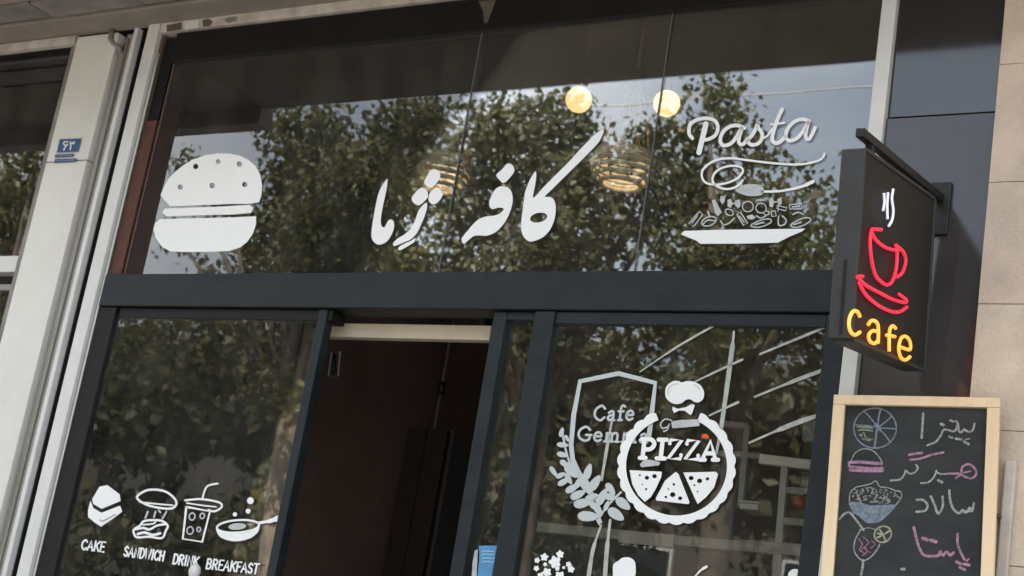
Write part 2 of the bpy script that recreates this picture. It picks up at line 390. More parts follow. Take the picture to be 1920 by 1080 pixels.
# red-brown reveal left of the shopfront
box('painted_reveal', -4.434, -.004, .12, -4.374, .05, 3.24, M_BRICK, bld, .003)
box('painted_reveal', -4.430, .000, 3.243, -4.374, .05, 3.59, M_FRAME2, bld, .003)
box('sealant_strip', -4.452, -.006, .0, -4.436, .05, 3.60, M_BROWN, bld)
tube('sealant_bead', [(-4.441, -.012, .02 + .1 * i + 0) for i in range(36)], .0045, M_PALE, bld, 6)
box('side_wall_return', -4.372, .022, .12, -4.358, .07, 3.60, M_FRAME2, bld)

# ================================================================== white marble pilaster
pil = thing('marble_pilaster', 'white marble pilaster between the two shops, carrying the blue number plate', 'pilaster', (-4.8, 0, 0))
z = 0.0
for z0, z1 in ((0, 1.50), (1.504, 3.082), (3.086, T - .03)):
    box('marble_slab', -4.920, -.02, z0, -4.688, .3, z1, M_MARBLE, pil, .003)
# number plate
def on_pil(px, py, lift): return wall(px, py, -.021 - lift)
plate = thing('number_plate', 'small blue enamel house number plate with two blue strips under it on the white pilaster', 'number plate', tuple(on_pil(128, 285, 0)))
def slabpoly(name, pts, to3d, thick, material, parent):
    n = len(pts); V = [to3d(*p, thick) for p in pts] + [to3d(*p, 0) for p in pts]
    F = [tuple(range(n))] + [(i, i + n, (i + 1) % n + n, (i + 1) % n) for i in range(n)]
    return mesh(name, V, F, material, parent)
Z2 = lambda pts: [(60 + a / 3.858, 250 + b / 3.858) for a, b in pts]
slabpoly('plate_face', Z2([(200, 42), (357, 36), (333, 132), (178, 140)]), on_pil, .004, M_BLUE, plate)
slabpoly('street_name_strip', Z2([(168, 152), (302, 147), (298, 168), (164, 175)]), on_pil, .004, M_BLUE, plate)
slabpoly('street_name_strip', Z2([(165, 186), (322, 180), (314, 206), (160, 215)]), on_pil, .004, M_BLUE, plate)
f = Flat(3.858, (60, 250))
f.stroke([(258, 62), (236, 62), (228, 76), (240, 86), (258, 80)], 8); f.stroke([(256, 82), (240, 98), (230, 122)], 9)
f.stroke([(276, 62), (280, 90), (276, 118)], 9); f.stroke([(278, 74), (288, 76), (292, 64)], 7); f.stroke([(292, 70), (302, 76), (307, 60)], 7)
f.build('house_number', lambda a, b, l: wall(a, b, -.0255 - l), M_VINYL, plate)
f = Flat(3.858, (60, 250))
for k in range(9): f.stroke([(180 + k * 13, 164 - k * .5 + (k % 3)), (187 + k * 13, 160 - k * .5 + (k % 2) * 3)], 3)
for k in range(11): f.stroke([(176 + k * 12.5, 200 - k * .7 + (k % 2)), (183 + k * 12.5, 196 - k * .7 + (k % 3))], 3)
f.build('street_name', lambda a, b, l: wall(a, b, -.0255 - l), M_VINYL3, plate)

# roller shutter rail beside the pilaster
rail = thing('shutter_rail', 'grey grooved roller shutter rail with a thin white edge beside the marble pilaster', 'shutter rail', (-4.62, 0, 0))
box('rail_groove', -4.686, .02, 0, -4.655, .08, 3.60, M_RAILD, rail)  # recess by the pilaster, its shadow put into the dark brown
tube('rail_lip', [(-4.652, .0, .0), (-4.652, .0, 3.46), (-4.654, -.002, 3.53), (-4.672, -.006, 3.565), (-4.70, -.020, 3.58), (-4.716, -.028, 3.60), (-4.716, -.028, 3.64)], .011, M_RAIL, rail, 8)
box('rail_channel', -4.640, -.014, 0, -4.602, .08, 3.62, M_RAIL, rail, .004)
box('rail_slot', -4.628, -.0165, 0, -4.620, -.012, 3.60, M_RAILD, rail)
box('rail_edge', -4.598, -.022, 0, -4.577, .08, 3.64, M_WHITE, rail, .002)
box('rail_back', -4.656, .03, 0, -4.641, .08, 3.62, M_RAILD, rail)
gap = thing('black_trunking', 'tall matt black strip recessed between the shutter rail and the white jamb', 'trunking', (-4.545, 0, 0))
box('trunking_back', -4.575, .03, 0, -4.517, .08, 3.655, M_BLACK, gap)
box('trunking_edge', -4.575, .004, 0, -4.570, .03, 3.655, M_BLACK, gap)

# white outer surround
sur = thing('white_surround', 'weathered white metal surround framing the dark cafe shopfront', 'frame', (-3, 0, 0))
box('left_jamb', -4.515, -.028, 0, -4.455, .06, 3.655, M_WHITE, sur, .003)
box('head_strip', -4.451, -.026, 3.604, -1.530, .06, 3.655, M_WHITEB, sur, .003)
box('right_jamb', -1.526, -.026, 0, -1.482, .06, 3.655, M_WHITE, sur, .003)
def head(px, py, l): return wall(px, py, -.0265 - l)
for q, mm in (([(312, 47), (340, 42), (341, 55), (313, 60)], M_BROWN), ([(379, 38), (391, 35), (399, 41), (393, 49), (381, 50)], M_RAILD),
              ([(346, 42), (372, 37), (372, 52), (346, 56)], M_WHITE), ([(420, 37), (432, 31), (446, 31), (442, 40), (426, 43)], M_SOFFIT2)):
    slabpoly('dirt_patch', q, head, .0015, mm, sur)
slabpoly('paint_drip', [(897, 2), (930, 0), (922, 22), (914, 42), (908, 44), (906, 22)], lambda a, b, l: wall(a, b, -.0125 - l), .0015, M_RAILD, sur)

# ================================================================== the neighbour's window
nb = thing('neighbour_window', 'white framed shop window of the neighbouring shop left of the marble pilaster', 'window', (-5.7, .05, 0))
box('frame_rail', -6.6, .0, 2.632, -4.95, .06, 2.700, M_WHITE, nb, .004)
box('frame_rail', -6.6, .01, 2.560, -4.95, .06, 2.585, M_RAIL, nb, .003)
box('frame_stile', -4.958, -.008, 0, -4.923, .08, 3.632, M_SOFFIT2, nb, .003)
box('lintel', -6.6, -.022, 3.632, -4.925, .06, 3.68 - .04, M_WHITEB, nb, .002)
box('lintel', -6.6, -.028, 3.598, -4.925, -.0, 3.634, M_WHITEB, nb, .002)
box('upper_pane', -6.6, .03, 2.702, -4.96, .036, 3.60, GLASS, nb)
box('lower_pane', -6.6, .03, .4, -4.96, .036, 2.558, GLASS, nb)
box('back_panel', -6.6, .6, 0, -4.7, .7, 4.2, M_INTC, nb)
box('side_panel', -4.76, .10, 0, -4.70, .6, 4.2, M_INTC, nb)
box('lower_wall', -6.6, .0, 0, -4.96, .09, .398, M_MARBLE, nb)

# ================================================================== cafe shopfront
sf = thing('shopfront', 'dark anthracite metal shopfront with a big transom bar and large panes', 'shopfront', (-3, 0, 0))
X0, X1 = -4.354, -1.530
box('top_rail', X0 - .014, -.012, 3.475, X1, .06, 3.600, M_FRAME2, sf, .003)
box('transom', -4.432, -.022, 2.490, X1, .09, 2.614, M_FRAME, sf, .004)
box('header', X0 + .02, -.004, 2.450, -3.334, .07, 2.487, M_FRAME2, sf, .002)
box('header', -2.458, -.010, 2.450, -1.59, .07, 2.487, M_FRAME, sf, .002)
box('header', -2.684, -.002, 2.462, -2.534, .07, 2.487, M_FRAME, sf, .002)
box('left_stile', -4.436, -.014, .12, X0 + .01, .08, 2.487, M_FRAME2, sf, .003)
box('jamb_stile', -3.386, -.012, .12, -3.350, .03, 2.487, M_FRAME, sf, .003)
box('centre_post', -2.532, -.016, .12, -2.460, .08, 2.487, M_FRAME, sf, .003)
box('right_stile', -1.588, -.014, .12, X1, .08, 2.487, M_FRAME, sf, .003)
box('upper_side_stile', -4.357, -.004, 2.616, -4.3525, .06, 3.473, M_BROWN, sf)
box('reveal_reflection', -4.349, -.001, 2.616, -4.262, .03, 3.30, M_REFL_DOOR, sf, .002)  # brown sheet over the pane edge, painted as the reveal's reflection
def pane(name, x0, z0, x1, z1, tilt=0, tiltz=0, mm=None):
    c = Vector(((x0 + x1) / 2, .004, (z0 + z1) / 2)); a, b = math.radians(tilt), math.radians(tiltz)
    ax = Vector((math.cos(b), math.sin(b), 0)); az = Vector((0, math.sin(a), math.cos(a))); ay = az.cross(ax)
    return obox(name, c, ax, ay, az, (x1 - x0) / 2, .003, (z1 - z0) / 2, mm or GLASS, sf)
pane('window_pane', X0 + .012, 2.608, -2.9345, 3.484, .05, .10)
pane('window_pane', -2.9315, 2.608, -2.2175, 3.484, 0, -.05)
pane('window_pane', -2.2145, 2.608, X1 + .012, 3.484, -.02, .03)
pane('window_pane', X0 + .001, .49, -3.380, 2.458, 0, .1, GLASSLOW)
pane('window_pane', -2.468, .49, -1.580, 2.458, .1, -.05, GLASSLOW)
box('kick_panel', X0 + .012, -.005, .122, -3.387, .06, .498, M_FRAME, sf)
box('kick_panel', -2.459, -.005, .122, -1.589, .06, .498, M_FRAME, sf)
for xx in (-2.933, -2.216): box('silicone_joint', xx - .0018, -.0010, 2.616, xx + .0018, .009, 3.473, M_JOINT, sf)
door = thing('sliding_door', 'narrow dark framed sliding door leaf standing open right of the doorway', 'door', (-2.62, .03, .12))
box('door_stile', -2.687, -.006, .122, -2.640, .06, 2.486, M_FRAME, door, .003)
box('door_glass', -2.645, .018, .19, -2.530, .024, 2.466, GLASSLOW, door)
box('bottom_rail', -2.638, .0, .122, -2.534, .05, .198, M_FRAME, door)
tube('handle', [(-2.664, -.012, 1.0), (-2.664, -.04, 1.02), (-2.664, -.04, 1.38), (-2.664, -.012, 1.40)], .009, M_IRON, door)

# polished black cladding right of the shopfront (leans back by half a degree)
cl = thing('black_cladding', 'glossy black cladding panels between the white jamb and the sandstone wall', 'cladding', (-1.32, 0, 0))
a = math.radians(-.42); ax = Vector((1, 0, 0)); az = Vector((0, math.sin(a), math.cos(a))); ay = az.cross(ax)
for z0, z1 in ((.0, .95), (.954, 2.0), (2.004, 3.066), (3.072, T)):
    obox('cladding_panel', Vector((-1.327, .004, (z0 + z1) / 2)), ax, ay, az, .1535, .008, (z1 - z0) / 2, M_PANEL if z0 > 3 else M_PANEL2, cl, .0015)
box('backing', -1.480, .03, 0, -1.174, .08, T, M_BLACK, cl)

# sandstone wall, block by block
sw = thing('sandstone_wall', 'warm beige sandstone block wall at the far right beside the black cladding', 'wall', (0, 0, 0))
box('mortar_bed', -1.172, .0, 0, 1.55, .3, T - .02, M_MORTAR, sw)
zs = [0.0, .14, .48, .82, 1.16, 1.50, 1.84, 2.18, 2.516, 2.856, 3.20, 3.54, T - .02]
for r in range(len(zs) - 1):
    xx = -1.172; k = 0
    while xx < 1.5:
        wd = .62 if (k or r % 2) else .40
        x2 = min(xx + wd, 1.55)
        box('stone_block', xx, -.022 - random.random() * .003, zs[r] + .001, x2 - .002, .02, zs[r + 1] - .001, random.choice(M_STONE), sw, .0006)
        xx = x2; k += 1

# pale cable duct on the stone
duct = thing('cable_duct', 'pale pinkish cable duct running down the sandstone wall behind the chalkboard', 'cable duct', (-1.07, -.03, 0))
d0, d1 = wall(1882, 900, -.04), wall(1904, 900, -.04)
box('duct_body', d0.x, -.045, 0, d1.x, -.026, 2.10, mat('pinkish_duct', (.52, .45, .39), .6, 0, .3, 12), duct, .004)
cp = wall(1873, 968, -.05); tube('clip_screw', [cp, cp + Vector((0, .03, 0))], .007, M_BROWN, duct)

# ================================================================== decals on the glass
def decal(name, label, cat, px, py, group=None):
    return thing(name, label, cat, tuple(wall(px, py, -.001)), group)
# burger
t = decal('burger_decal', 'big white burger decal on the left of the upper window', 'decal', 390, 470)
f = Flat(); seeds = [(367, 312, 5), (409, 303, 4.5), (449, 308, 5), (338, 351, 5), (398, 348, 5.2), (459, 346, 5)]
f.poly([(320, 387), (309, 376), (301, 366), (306, 353), (314, 338), (326, 324), (342, 311), (362, 299), (386, 291), (408, 287.5), (430, 288), (450, 292), (466, 300), (480, 312), (488, 328), (491.5, 348), (490, 366), (486, 379), (470, 382), (430, 382.5), (370, 385)], holes=[ellipse(a, b, r, r * 1.05, 0, 10) for a, b, r in seeds])
f.build('bun_top', on_glass, M_VINYL, t)
f = Flat(); f.poly([(309, 391), (360, 389.5), (420, 387), (468, 384), (475, 390), (471, 399), (440, 402), (380, 403.5), (312, 406), (304, 399)]); f.build('patty', on_glass, M_VINYL, t)
f = Flat(); f.poly([(300, 411), (350, 409.5), (420, 408), (480, 405.5), (480, 420), (474, 438), (464, 453), (450, 464), (430, 470.5), (400, 472), (350, 472.5), (320, 471.5), (303, 462), (292, 446), (288, 430), (291, 418)]); f.build('bun_bottom', on_glass, M_VINYL, t)

# calligraphy
O = (680, 220)
def cal(name, polys, label, px, py, holes=()):
    tt = decal(name, label, 'lettering', px, py, None)
    for nm, pts, hl in polys:
        f = Flat(4, O); f.poly(pts, True, hl, 4); f.build(nm, on_glass, M_VINYL, tt)
    return tt
cal('calligraphy_word', [
    ('letter', [(1298, 405), (1301, 460), (1287, 540), (1278, 600), (1300, 588), (1360, 520), (1450, 430), (1550, 330), (1650, 220), (1760, 115), (1806, 95), (1800, 130), (1768, 190), (1700, 262), (1600, 362), (1500, 460), (1420, 540), (1366, 594), (1405, 597), (1435, 620), (1448, 670), (1445, 730), (1430, 790), (1400, 850), (1350, 900), (1290, 926), (1250, 930), (1215, 905), (1192, 860), (1188, 800), (1197, 720), (1208, 640), (1216, 570), (1240, 500), (1270, 440)],
     [ellipse(1320, 752, 66, 36, -12, 18)]),
    ('letter', [(1050, 518), (1095, 530), (1120, 570), (1125, 630), (1112, 690), (1082, 760), (1040, 820), (990, 865), (930, 888), (880, 886), (835, 890), (800, 915), (765, 945), (747, 938), (745, 905), (788, 850), (830, 800), (870, 765), (920, 745), (980, 738), (1022, 725), (1050, 702), (1056, 684), (1020, 677), (975, 688), (952, 670), (950, 630), (965, 590), (990, 545), (1020, 522)], []),
    ('dot', [(1085, 348), (1122, 358), (1138, 400), (1110, 445), (1060, 492), (1022, 465), (1004, 430), (1045, 390)], [])],
    'white Persian word with a long slanting stroke in the middle of the upper window', 1000, 450)
cal('calligraphy_word', [
    ('letter', [(185, 462), (182, 520), (166, 600), (147, 690), (136, 770), (141, 812), (160, 825), (178, 800), (190, 777), (212, 765), (232, 782), (236, 820), (225, 860), (196, 915), (160, 945), (120, 955), (90, 940), (68, 905), (67, 850), (80, 760), (96, 670), (116, 580), (136, 530), (160, 490)], []),
    ('letter', [(480, 640), (482, 680), (465, 740), (440, 800), (405, 870), (360, 915), (310, 938), (240, 965), (229, 945), (260, 910), (310, 880), (355, 840), (390, 780), (415, 710), (445, 665)], []),
    ('vowel_mark', [(395, 905), (386, 935), (340, 965), (285, 995), (267, 992), (275, 970), (320, 945), (365, 925)], []),
    ('dot', [(532, 388), (575, 408), (580, 450), (556, 490), (510, 530), (470, 505), (462, 480), (495, 420)], []),
    ('dot', [(440, 527), (480, 545), (490, 590), (470, 622), (425, 658), (385, 645), (368, 605), (400, 560)], []),
    ('dot', [(562, 527), (600, 565), (592, 600), (560, 640), (522, 652), (494, 622), (500, 575), (524, 545)], [])],
    'white Persian calligraphy word with three dots just left of the pane joint', 765, 455)

# pasta picture
O = (1260, 190); S = 3.725
t = decal('pasta_lettering', 'white handwritten word Pasta at the right of the upper window', 'lettering', 1410, 280)
for nm, sts in (('P', [([(237, 158), (228, 200), (212, 260), (200, 310), (188, 358)], 36), ([(142, 258), (120, 225), (126, 165), (172, 130), (240, 118), (298, 135), (320, 178), (306, 232), (262, 262), (218, 270)], 25)]),
                ('a', [([(505, 188), (455, 168), (395, 180), (350, 225), (338, 280), (362, 308), (410, 295), (450, 250), (488, 185), (470, 250), (468, 290), (495, 300), (530, 262)], 25)]),
                ('s', [([(522, 272), (568, 225), (604, 145), (600, 180), (630, 225), (622, 272), (590, 300), (550, 302), (532, 285)], 25)]),
                ('t', [([(768, 58), (740, 120), (712, 200), (700, 262), (718, 290), (752, 285), (795, 245)], 27), ([(690, 160), (735, 158), (785, 148)], 16), ([(628, 262), (665, 240), (702, 190)], 14)]),
                ('a', [([(960, 140), (915, 125), (860, 140), (810, 190), (796, 245), (820, 275), (870, 260), (915, 210), (955, 142), (938, 205), (935, 250), (960, 262), (1000, 185)], 25)])):
    f = Flat(S, O)
    for p, ww in sts: f.stroke(p, ww)
    f.build('letter_' + nm.lower() if 0 else 'letter', on_glass, M_VINYL, t)
t = decal('fork_decal', 'white fork decal with a long curling noodle under the word Pasta', 'decal', 1400, 360)
f = Flat(S, O); f.stroke([(1065, 365), (1052, 393), (1010, 418), (900, 440), (780, 438), (640, 425), (520, 410), (420, 398), (330, 405), (260, 435), (215, 480), (210, 530), (240, 570), (310, 582), (390, 568), (460, 535), (495, 490), (480, 460), (420, 450), (350, 465), (300, 500), (283, 550), (310, 590), (370, 612), (430, 605), (470, 580), (495, 550)], 15); f.build('noodle', on_glass, M_VINYL, t)
f = Flat(S, O); f.poly([(442, 622), (470, 600), (492, 585), (560, 578), (618, 588), (642, 622), (622, 655), (545, 662), (480, 645)], True); f.stroke([(470, 605), (488, 575), (497, 550)], 8); f.build('fork_head', on_glass, M_VINYL3, t)
f = Flat(S, O); f.stroke([(625, 630), (740, 628), (840, 612), (920, 590), (985, 560)], [16, 16, 20, 24]); f.build('fork_handle', on_glass, M_VINYL, t)
t = decal('pasta_plate_decal', 'white shallow plate decal heaped with outlined pasta pieces', 'decal', 1390, 455)
f = Flat(S, O); f.poly([(62, 928), (85, 905), (300, 898), (600, 894), (930, 889), (905, 910), (820, 945), (740, 987), (480, 994), (200, 995), (165, 970), (110, 950)]); f.build('plate', on_glass, M_VINYL, t)
def pasta(*sts):
    f = Flat(S, O)
    for kind, p, ww in sts:
        if kind == 'p': f.poly(p, False)
        elif kind == 's': f.stroke(p, ww)
        else: f.stroke(p, ww, kind == 'l', closed=True)
    f.build('pasta_piece', on_glass, M_VINYL3, t)
pasta(('c', [(192, 768), (214, 792), (152, 872), (118, 855)], 8), ('s', [(178, 800), (140, 850)], 8))
pasta(('l', ellipse(258, 838, 52, 30, -20, 10), 9), ('s', [(215, 860), (250, 830), (300, 835)], 9))
pasta(('p', [(278, 690), (300, 684), (348, 775), (320, 803), (300, 780)], 0))
pasta(('p', [(388, 688), (412, 682), (424, 712), (412, 745), (388, 735)], 0), ('p', [(440, 695), (475, 684), (480, 730), (460, 748), (440, 725)], 0), ('s', [(415, 715), (445, 712)], 10))
pasta(('p', [(678, 682), (702, 675), (715, 705), (702, 742), (680, 735)], 0), ('p', [(735, 685), (764, 668), (768, 715), (745, 728)], 0), ('s', [(705, 705), (745, 700)], 10))
pasta(('l', ellipse(530, 735, 38, 36, 0, 12), 8)); pasta(('l', ellipse(622, 745, 36, 34, 0, 12), 8), ('s', [(590, 690), (640, 690)], 10))
pasta(('s', [(340, 835), (360, 862), (400, 850), (435, 815)], 9)); pasta(('c', [(452, 790), (478, 775), (528, 850), (500, 866)], 9), ('s', [(470, 800), (505, 845)], 8))
pasta(('l', [(550, 866), (620, 830), (680, 822), (692, 842), (650, 868), (590, 880)], 9), ('s', [(580, 860), (640, 845)], 12))
pasta(('c', [(820, 722), (905, 714), (908, 750), (822, 752)], 8), ('s', [(840, 738), (890, 732)], 10))
pasta(('s', [(745, 802), (742, 835), (748, 866), (785, 860), (798, 830), (770, 800)], 10), ('s', [(740, 770), (745, 730)], 6))
pasta(('l', [(828, 866), (880, 830), (940, 812), (970, 828), (930, 860), (870, 880)], 9), ('s', [(850, 860), (900, 845)], 12))

pasta(('c', [(735, 725), (800, 745), (795, 765), (732, 748)], 7)); pasta(('l', ellipse(400, 775, 30, 20, 30, 10), 8)); pasta(('p', [(520, 800), (560, 790), (585, 812), (560, 826), (530, 822)], 0))
pasta(('s', [(590, 800), (620, 815), (655, 800)], 9)); pasta(('s', [(845, 790), (880, 775), (920, 790)], 9)); pasta(('c', [(690, 770), (722, 765), (728, 800), (700, 806)], 7)); pasta(('s', [(250, 770), (262, 800)], 12))
pasta(('l', ellipse(660, 780, 18, 14, 0, 8), 7)); pasta(('p', [(340, 660), (372, 668), (368, 700), (350, 720), (334, 690)], 0))
# shield decal
O = (1010, 680); S = 3.374
t = decal('shield_decal', 'pale frosted shield decal with laurel branch and the words Cafe Gemma behind the pizza badge', 'decal', 1120, 980)
gl2 = lambda a, b, l: wall(a, b, -l)
f = Flat(S, O); f.stroke([(350, 860), (300, 760), (250, 690), (215, 610), (205, 520), (222, 330), (262, 118), (505, 68), (738, 128), (718, 300), (696, 480)], 30, False); f.build('shield_outline', gl2, M_VINYL2, t)
for txt, a, b, h in (('Cafe', (345, 365), (600, 362), 92), ('Gemma', (243, 492), (690, 506), 88)):
    f = Flat(S, O); word(f, txt, a, b, h, 15, .12); f.build('wording', gl2, M_VINYL2, t)
f = Flat(S, O); f.stroke([(150, 440), (185, 600), (250, 720), (330, 850), (395, 1010)], 14); f.stroke([(380, 985), (440, 900), (520, 820)], 14); f.build('stem', gl2, M_VINYL2, t)
for cx, cy, rx, ry, a in ((145, 440, 32, 15, -75), (152, 520, 38, 16, 5), (152, 582, 38, 17, 12), (165, 640, 36, 18, 35), (95, 690, 40, 15, 55), (140, 712, 34, 16, -25), (160, 752, 45, 19, -30), (212, 795, 48, 22, -30), (248, 835, 52, 25, -25), (210, 680, 60, 36, 50),
                          (280, 888, 60, 29, -14), (315, 972, 70, 32, 3), (312, 690, 55, 24, -72), (355, 762, 60, 28, -55), (300, 780, 60, 30, 60), (455, 800, 46, 22, 55), (490, 960, 60, 32, 35), (535, 893, 55, 30, 38), (400, 850, 62, 26, -60), (375, 930, 50, 22, 60), (455, 850, 40, 22, 10), (378, 1005, 26, 10, 70), (190, 735, 40, 17, 60), (255, 755, 42, 20, -60), (335, 850, 44, 20, -20), (430, 905, 34, 15, -70), (180, 480, 26, 11, 60), (345, 905, 40, 18, 50)):
    f = Flat(S, O); q = []
    for k in range(12):
        th = 2 * math.pi * k / 12; sx = math.cos(th); q.append((rx * sx, ry * math.sin(th) * (1 - .25 * sx)))
    ca, sa = math.cos(math.radians(a)), math.sin(math.radians(a)); f.poly([(cx + u * ca - v * sa, cy + u * sa + v * ca) for u, v in q])
    Flat.build(f, 'laurel_leaf', gl2, M_VINYL2, t, base=.0028 + .0002 * (cx % 7))
# pizza badge
t = decal('pizza_badge_decal', 'round white scalloped pizza badge decal with a chef hat overlapping the shield', 'decal', 1268, 985)
gl3 = lambda a, b, l: wall(a, b, -.004 - l)
cx, cy = 872, 655; outer, inner = [], []
gapa, gapb = math.radians(-111), math.radians(-66)
NS = 26
angs = [gapb + (2 * math.pi + gapa - gapb) * k / 160 for k in range(161)]
for a in angs:
    rr = 357 + 15 * abs(math.sin(a * NS / 2)) ** .8; outer.append((cx + rr * 1.015 * math.cos(a), cy + rr * math.sin(a)))
    inner.append((cx + 316 * 1.01 * math.cos(a), cy + 312 * math.sin(a)))
n = len(angs); f = Flat(S, O); f.items.append((outer + inner, [(i, i + 1, n + i + 1, n + i) for i in range(n - 1)])); f.build('scalloped_ring', gl3, M_VINYL, t)
f = Flat(S, O); f.poly([(838, 252), (808, 225), (800, 185), (812, 145), (850, 118), (885, 116), (905, 125), (940, 116), (985, 122), (1025, 145), (1046, 185), (1042, 225), (1015, 250), (985, 248), (960, 232), (930, 236), (905, 256), (870, 262)], True); f.build('hat_top', gl3, M_VINYL, t)
for p in ([(818, 205), (820, 170), (845, 140), (880, 135)], [(985, 140), (1005, 150), (1015, 170)]):
    f = Flat(S, O); f.stroke(p, 5); Flat.build(f, 'hat_crease', gl3, M_VINYL2, t, base=.003)
f = Flat(S, O); f.poly([(848, 278), (880, 292), (930, 282), (970, 262), (988, 268), (972, 318), (962, 332), (925, 305), (890, 302), (858, 318), (846, 300)]); f.build('hat_band', gl3, M_VINYL, t)
f = Flat(S, O); f.stroke([(840, 365), (800, 358), (772, 385), (782, 415), (815, 405), (828, 385), (812, 425), (790, 435)], 9); f.poly([(838, 372), (900, 362), (1015, 358), (1018, 400), (900, 412), (845, 415)]); f.build('script_banner', gl3, M_VINYL3, t)
for ch, xx in (('P', 640), ('J', 742), ('Z', 812), ('Z', 920), ('V', 1018)):
    f = Flat(S, O); gw = GL[ch][0]; sz = {'J': 60, 'V': 115}.get(ch, 92)
    word(f, ch, (xx, 602 + (xx - 640) * .03), (xx + sz, 602 + (xx - 640) * .03 + 1), 118, 27 if ch != 'Z' else 24, .11); f.build('letter', gl3, M_VINYL, t)
toppings = lambda L_: [ellipse(a, b, r, r * .9, 0, 8) for a, b, r in L_]
f = Flat(S, O); f.poly([(575, 680), (780, 690), (775, 725), (740, 800), (710, 850), (672, 880), (630, 840), (592, 770)], holes=toppings([(685, 728, 14), (733, 718, 15), (640, 712, 7), (680, 800, 8), (655, 770, 5)])); f.build('pizza_slice', gl3, M_VINYL, t)
f = Flat(S, O); f.poly([(868, 690), (885, 705), (955, 885), (945, 895), (745, 872), (740, 860), (800, 745)], holes=toppings([(848, 835, 18), (805, 850, 9), (895, 858, 14), (855, 770, 9), (820, 800, 6)])); f.build('pizza_slice', gl3, M_VINYL, t)
f = Flat(S, O); f.poly([(915, 695), (1120, 690), (1135, 705), (1110, 790), (1060, 850), (1005, 895)], holes=toppings([(965, 730, 16), (1018, 748, 17), (1068, 735, 12), (985, 775, 7), (1005, 815, 6)])); f.build('pizza_slice', gl3, M_VINYL, t)
f = Flat(S, O); f.poly([(660, 620), (700, 612), (770, 630), (760, 650), (650, 662), (640, 645)]); f.build('leaf_garnish', gl3, M_VINYL3, t)

# decals at the bottom of the right window (their lower halves run out of the picture)
O = (980, 960); S = 3.31
t = decal('flower_decal', 'cluster of small white blossom dots low on the right window beside the post', 'decal', 1040, 1090)
for k, (a, b, r) in enumerate([(90, 300, 16), (135, 280, 22), (232, 262, 22), (200, 310, 34), (140, 325, 12), (85, 350, 16), (285, 325, 16), (300, 355, 20), (215, 350, 14), (255, 345, 9), (150, 375, 26), (230, 400, 30), (110, 395, 18)]):
    f = Flat(S, O); f.poly([(a + (r * (1 + .22 * math.cos(5 * th + k))) * math.cos(th), b + (r * (1 + .22 * math.cos(5 * th + k))) * math.sin(th)) for th in [2 * math.pi * j / 20 for j in range(20)]]); f.build('blossom', on_glass, M_VINYL, t)
t = decal('cupcake_decal', 'small round topped white decal low in the right window under the badge', 'decal', 1170, 1100)
f = Flat(S, O); f.poly([(560, 345), (570, 318), (595, 302), (620, 284), (660, 282), (690, 300), (700, 330), (696, 400), (640, 440), (570, 430)], True); f.build('cupcake', on_glass, M_VINYL, t)
t = decal('spoon_decal', 'tip of a thin white spoon decal at the lower edge of the right window', 'decal', 1318, 1090)
f = Flat(S, O); f.stroke([(1140, 340), (1105, 362), (1070, 400)], [16, 12, 8]); f.build('spoon', on_glass, M_VINYL, t)
t = decal('cup_top_decal', 'top of a round white decal low in the right window close to the chalkboard', 'decal', 1490, 1090)
f = Flat(S, O); f.ell(1690, 395, 44, 42); f.build('cup_top', on_glass, M_VINYL, t)

# menu pictures on the left window
O = (0, 930); S = 3.4286; D0 = -.003
gl4 = lambda a, b, l: wall(a, b, -.001 - l)
def menu(name, label, px, txt, a, b, builder):
    tt = decal(name, label, 'decal', px, 1030)
    builder(tt); f = Flat(S, O); word(f, txt, a, b, 62, 11, .2); f.build('caption', gl4, M_VINYL, tt)
def b_cake(tt):
    f = Flat(S, O); f.poly([(565, 92), (582, 30), (600, 78), (652, 108), (772, 62), (786, 100), (720, 150), (650, 197), (610, 172), (566, 135)]); f.build('cake_base', gl4, M_VINYL, tt)
    f = Flat(S, O); f.poly([(592, 20), (600, 52), (655, 82), (775, 32), (770, -10), (690, -70), (640, -60)]); f.build('cake_top', gl4, M_VINYL, tt)
    f = Flat(S, O); f.stroke([(640, 150), (662, 160), (740, 118)], 4); Flat.build(f, 'cake_layer', gl4, M_FRAME, tt, base=.003)
def b_sand(tt):
    f = Flat(S, O); f.stroke([(885, 20), (960, 62), (1085, 82), (1130, 60), (1125, 20), (1060, -30), (960, -40), (895, -10)], 14, closed=True); f.stroke([(900, 40), (1000, 50), (1110, 60)], 10); f.build('bread_top', gl4, M_VINYL, tt)
    f = Flat(S, O)
    for p in ([(950, 100), (935, 140)], [(1000, 100), (990, 135)], [(1070, 100), (1045, 145)], [(1020, 90), (1030, 105)]): f.stroke(p, 12, False)
    f.build('filling', gl4, M_VINYL3, tt)
    f = Flat(S, O); f.stroke([(862, 215), (900, 190), (925, 162), (985, 155), (1040, 160), (1078, 190), (1065, 225), (1040, 270), (960, 262), (880, 265), (860, 235)], 14, closed=True)
    f.stroke([(870, 215), (920, 205), (960, 215), (1010, 190), (1068, 180)], 14); f.stroke([(885, 245), (930, 235), (980, 250), (1030, 240)], 16); f.stroke([(920, 185), (985, 178), (1000, 165)], 10); f.build('bread_bottom', gl4, M_VINYL, tt)
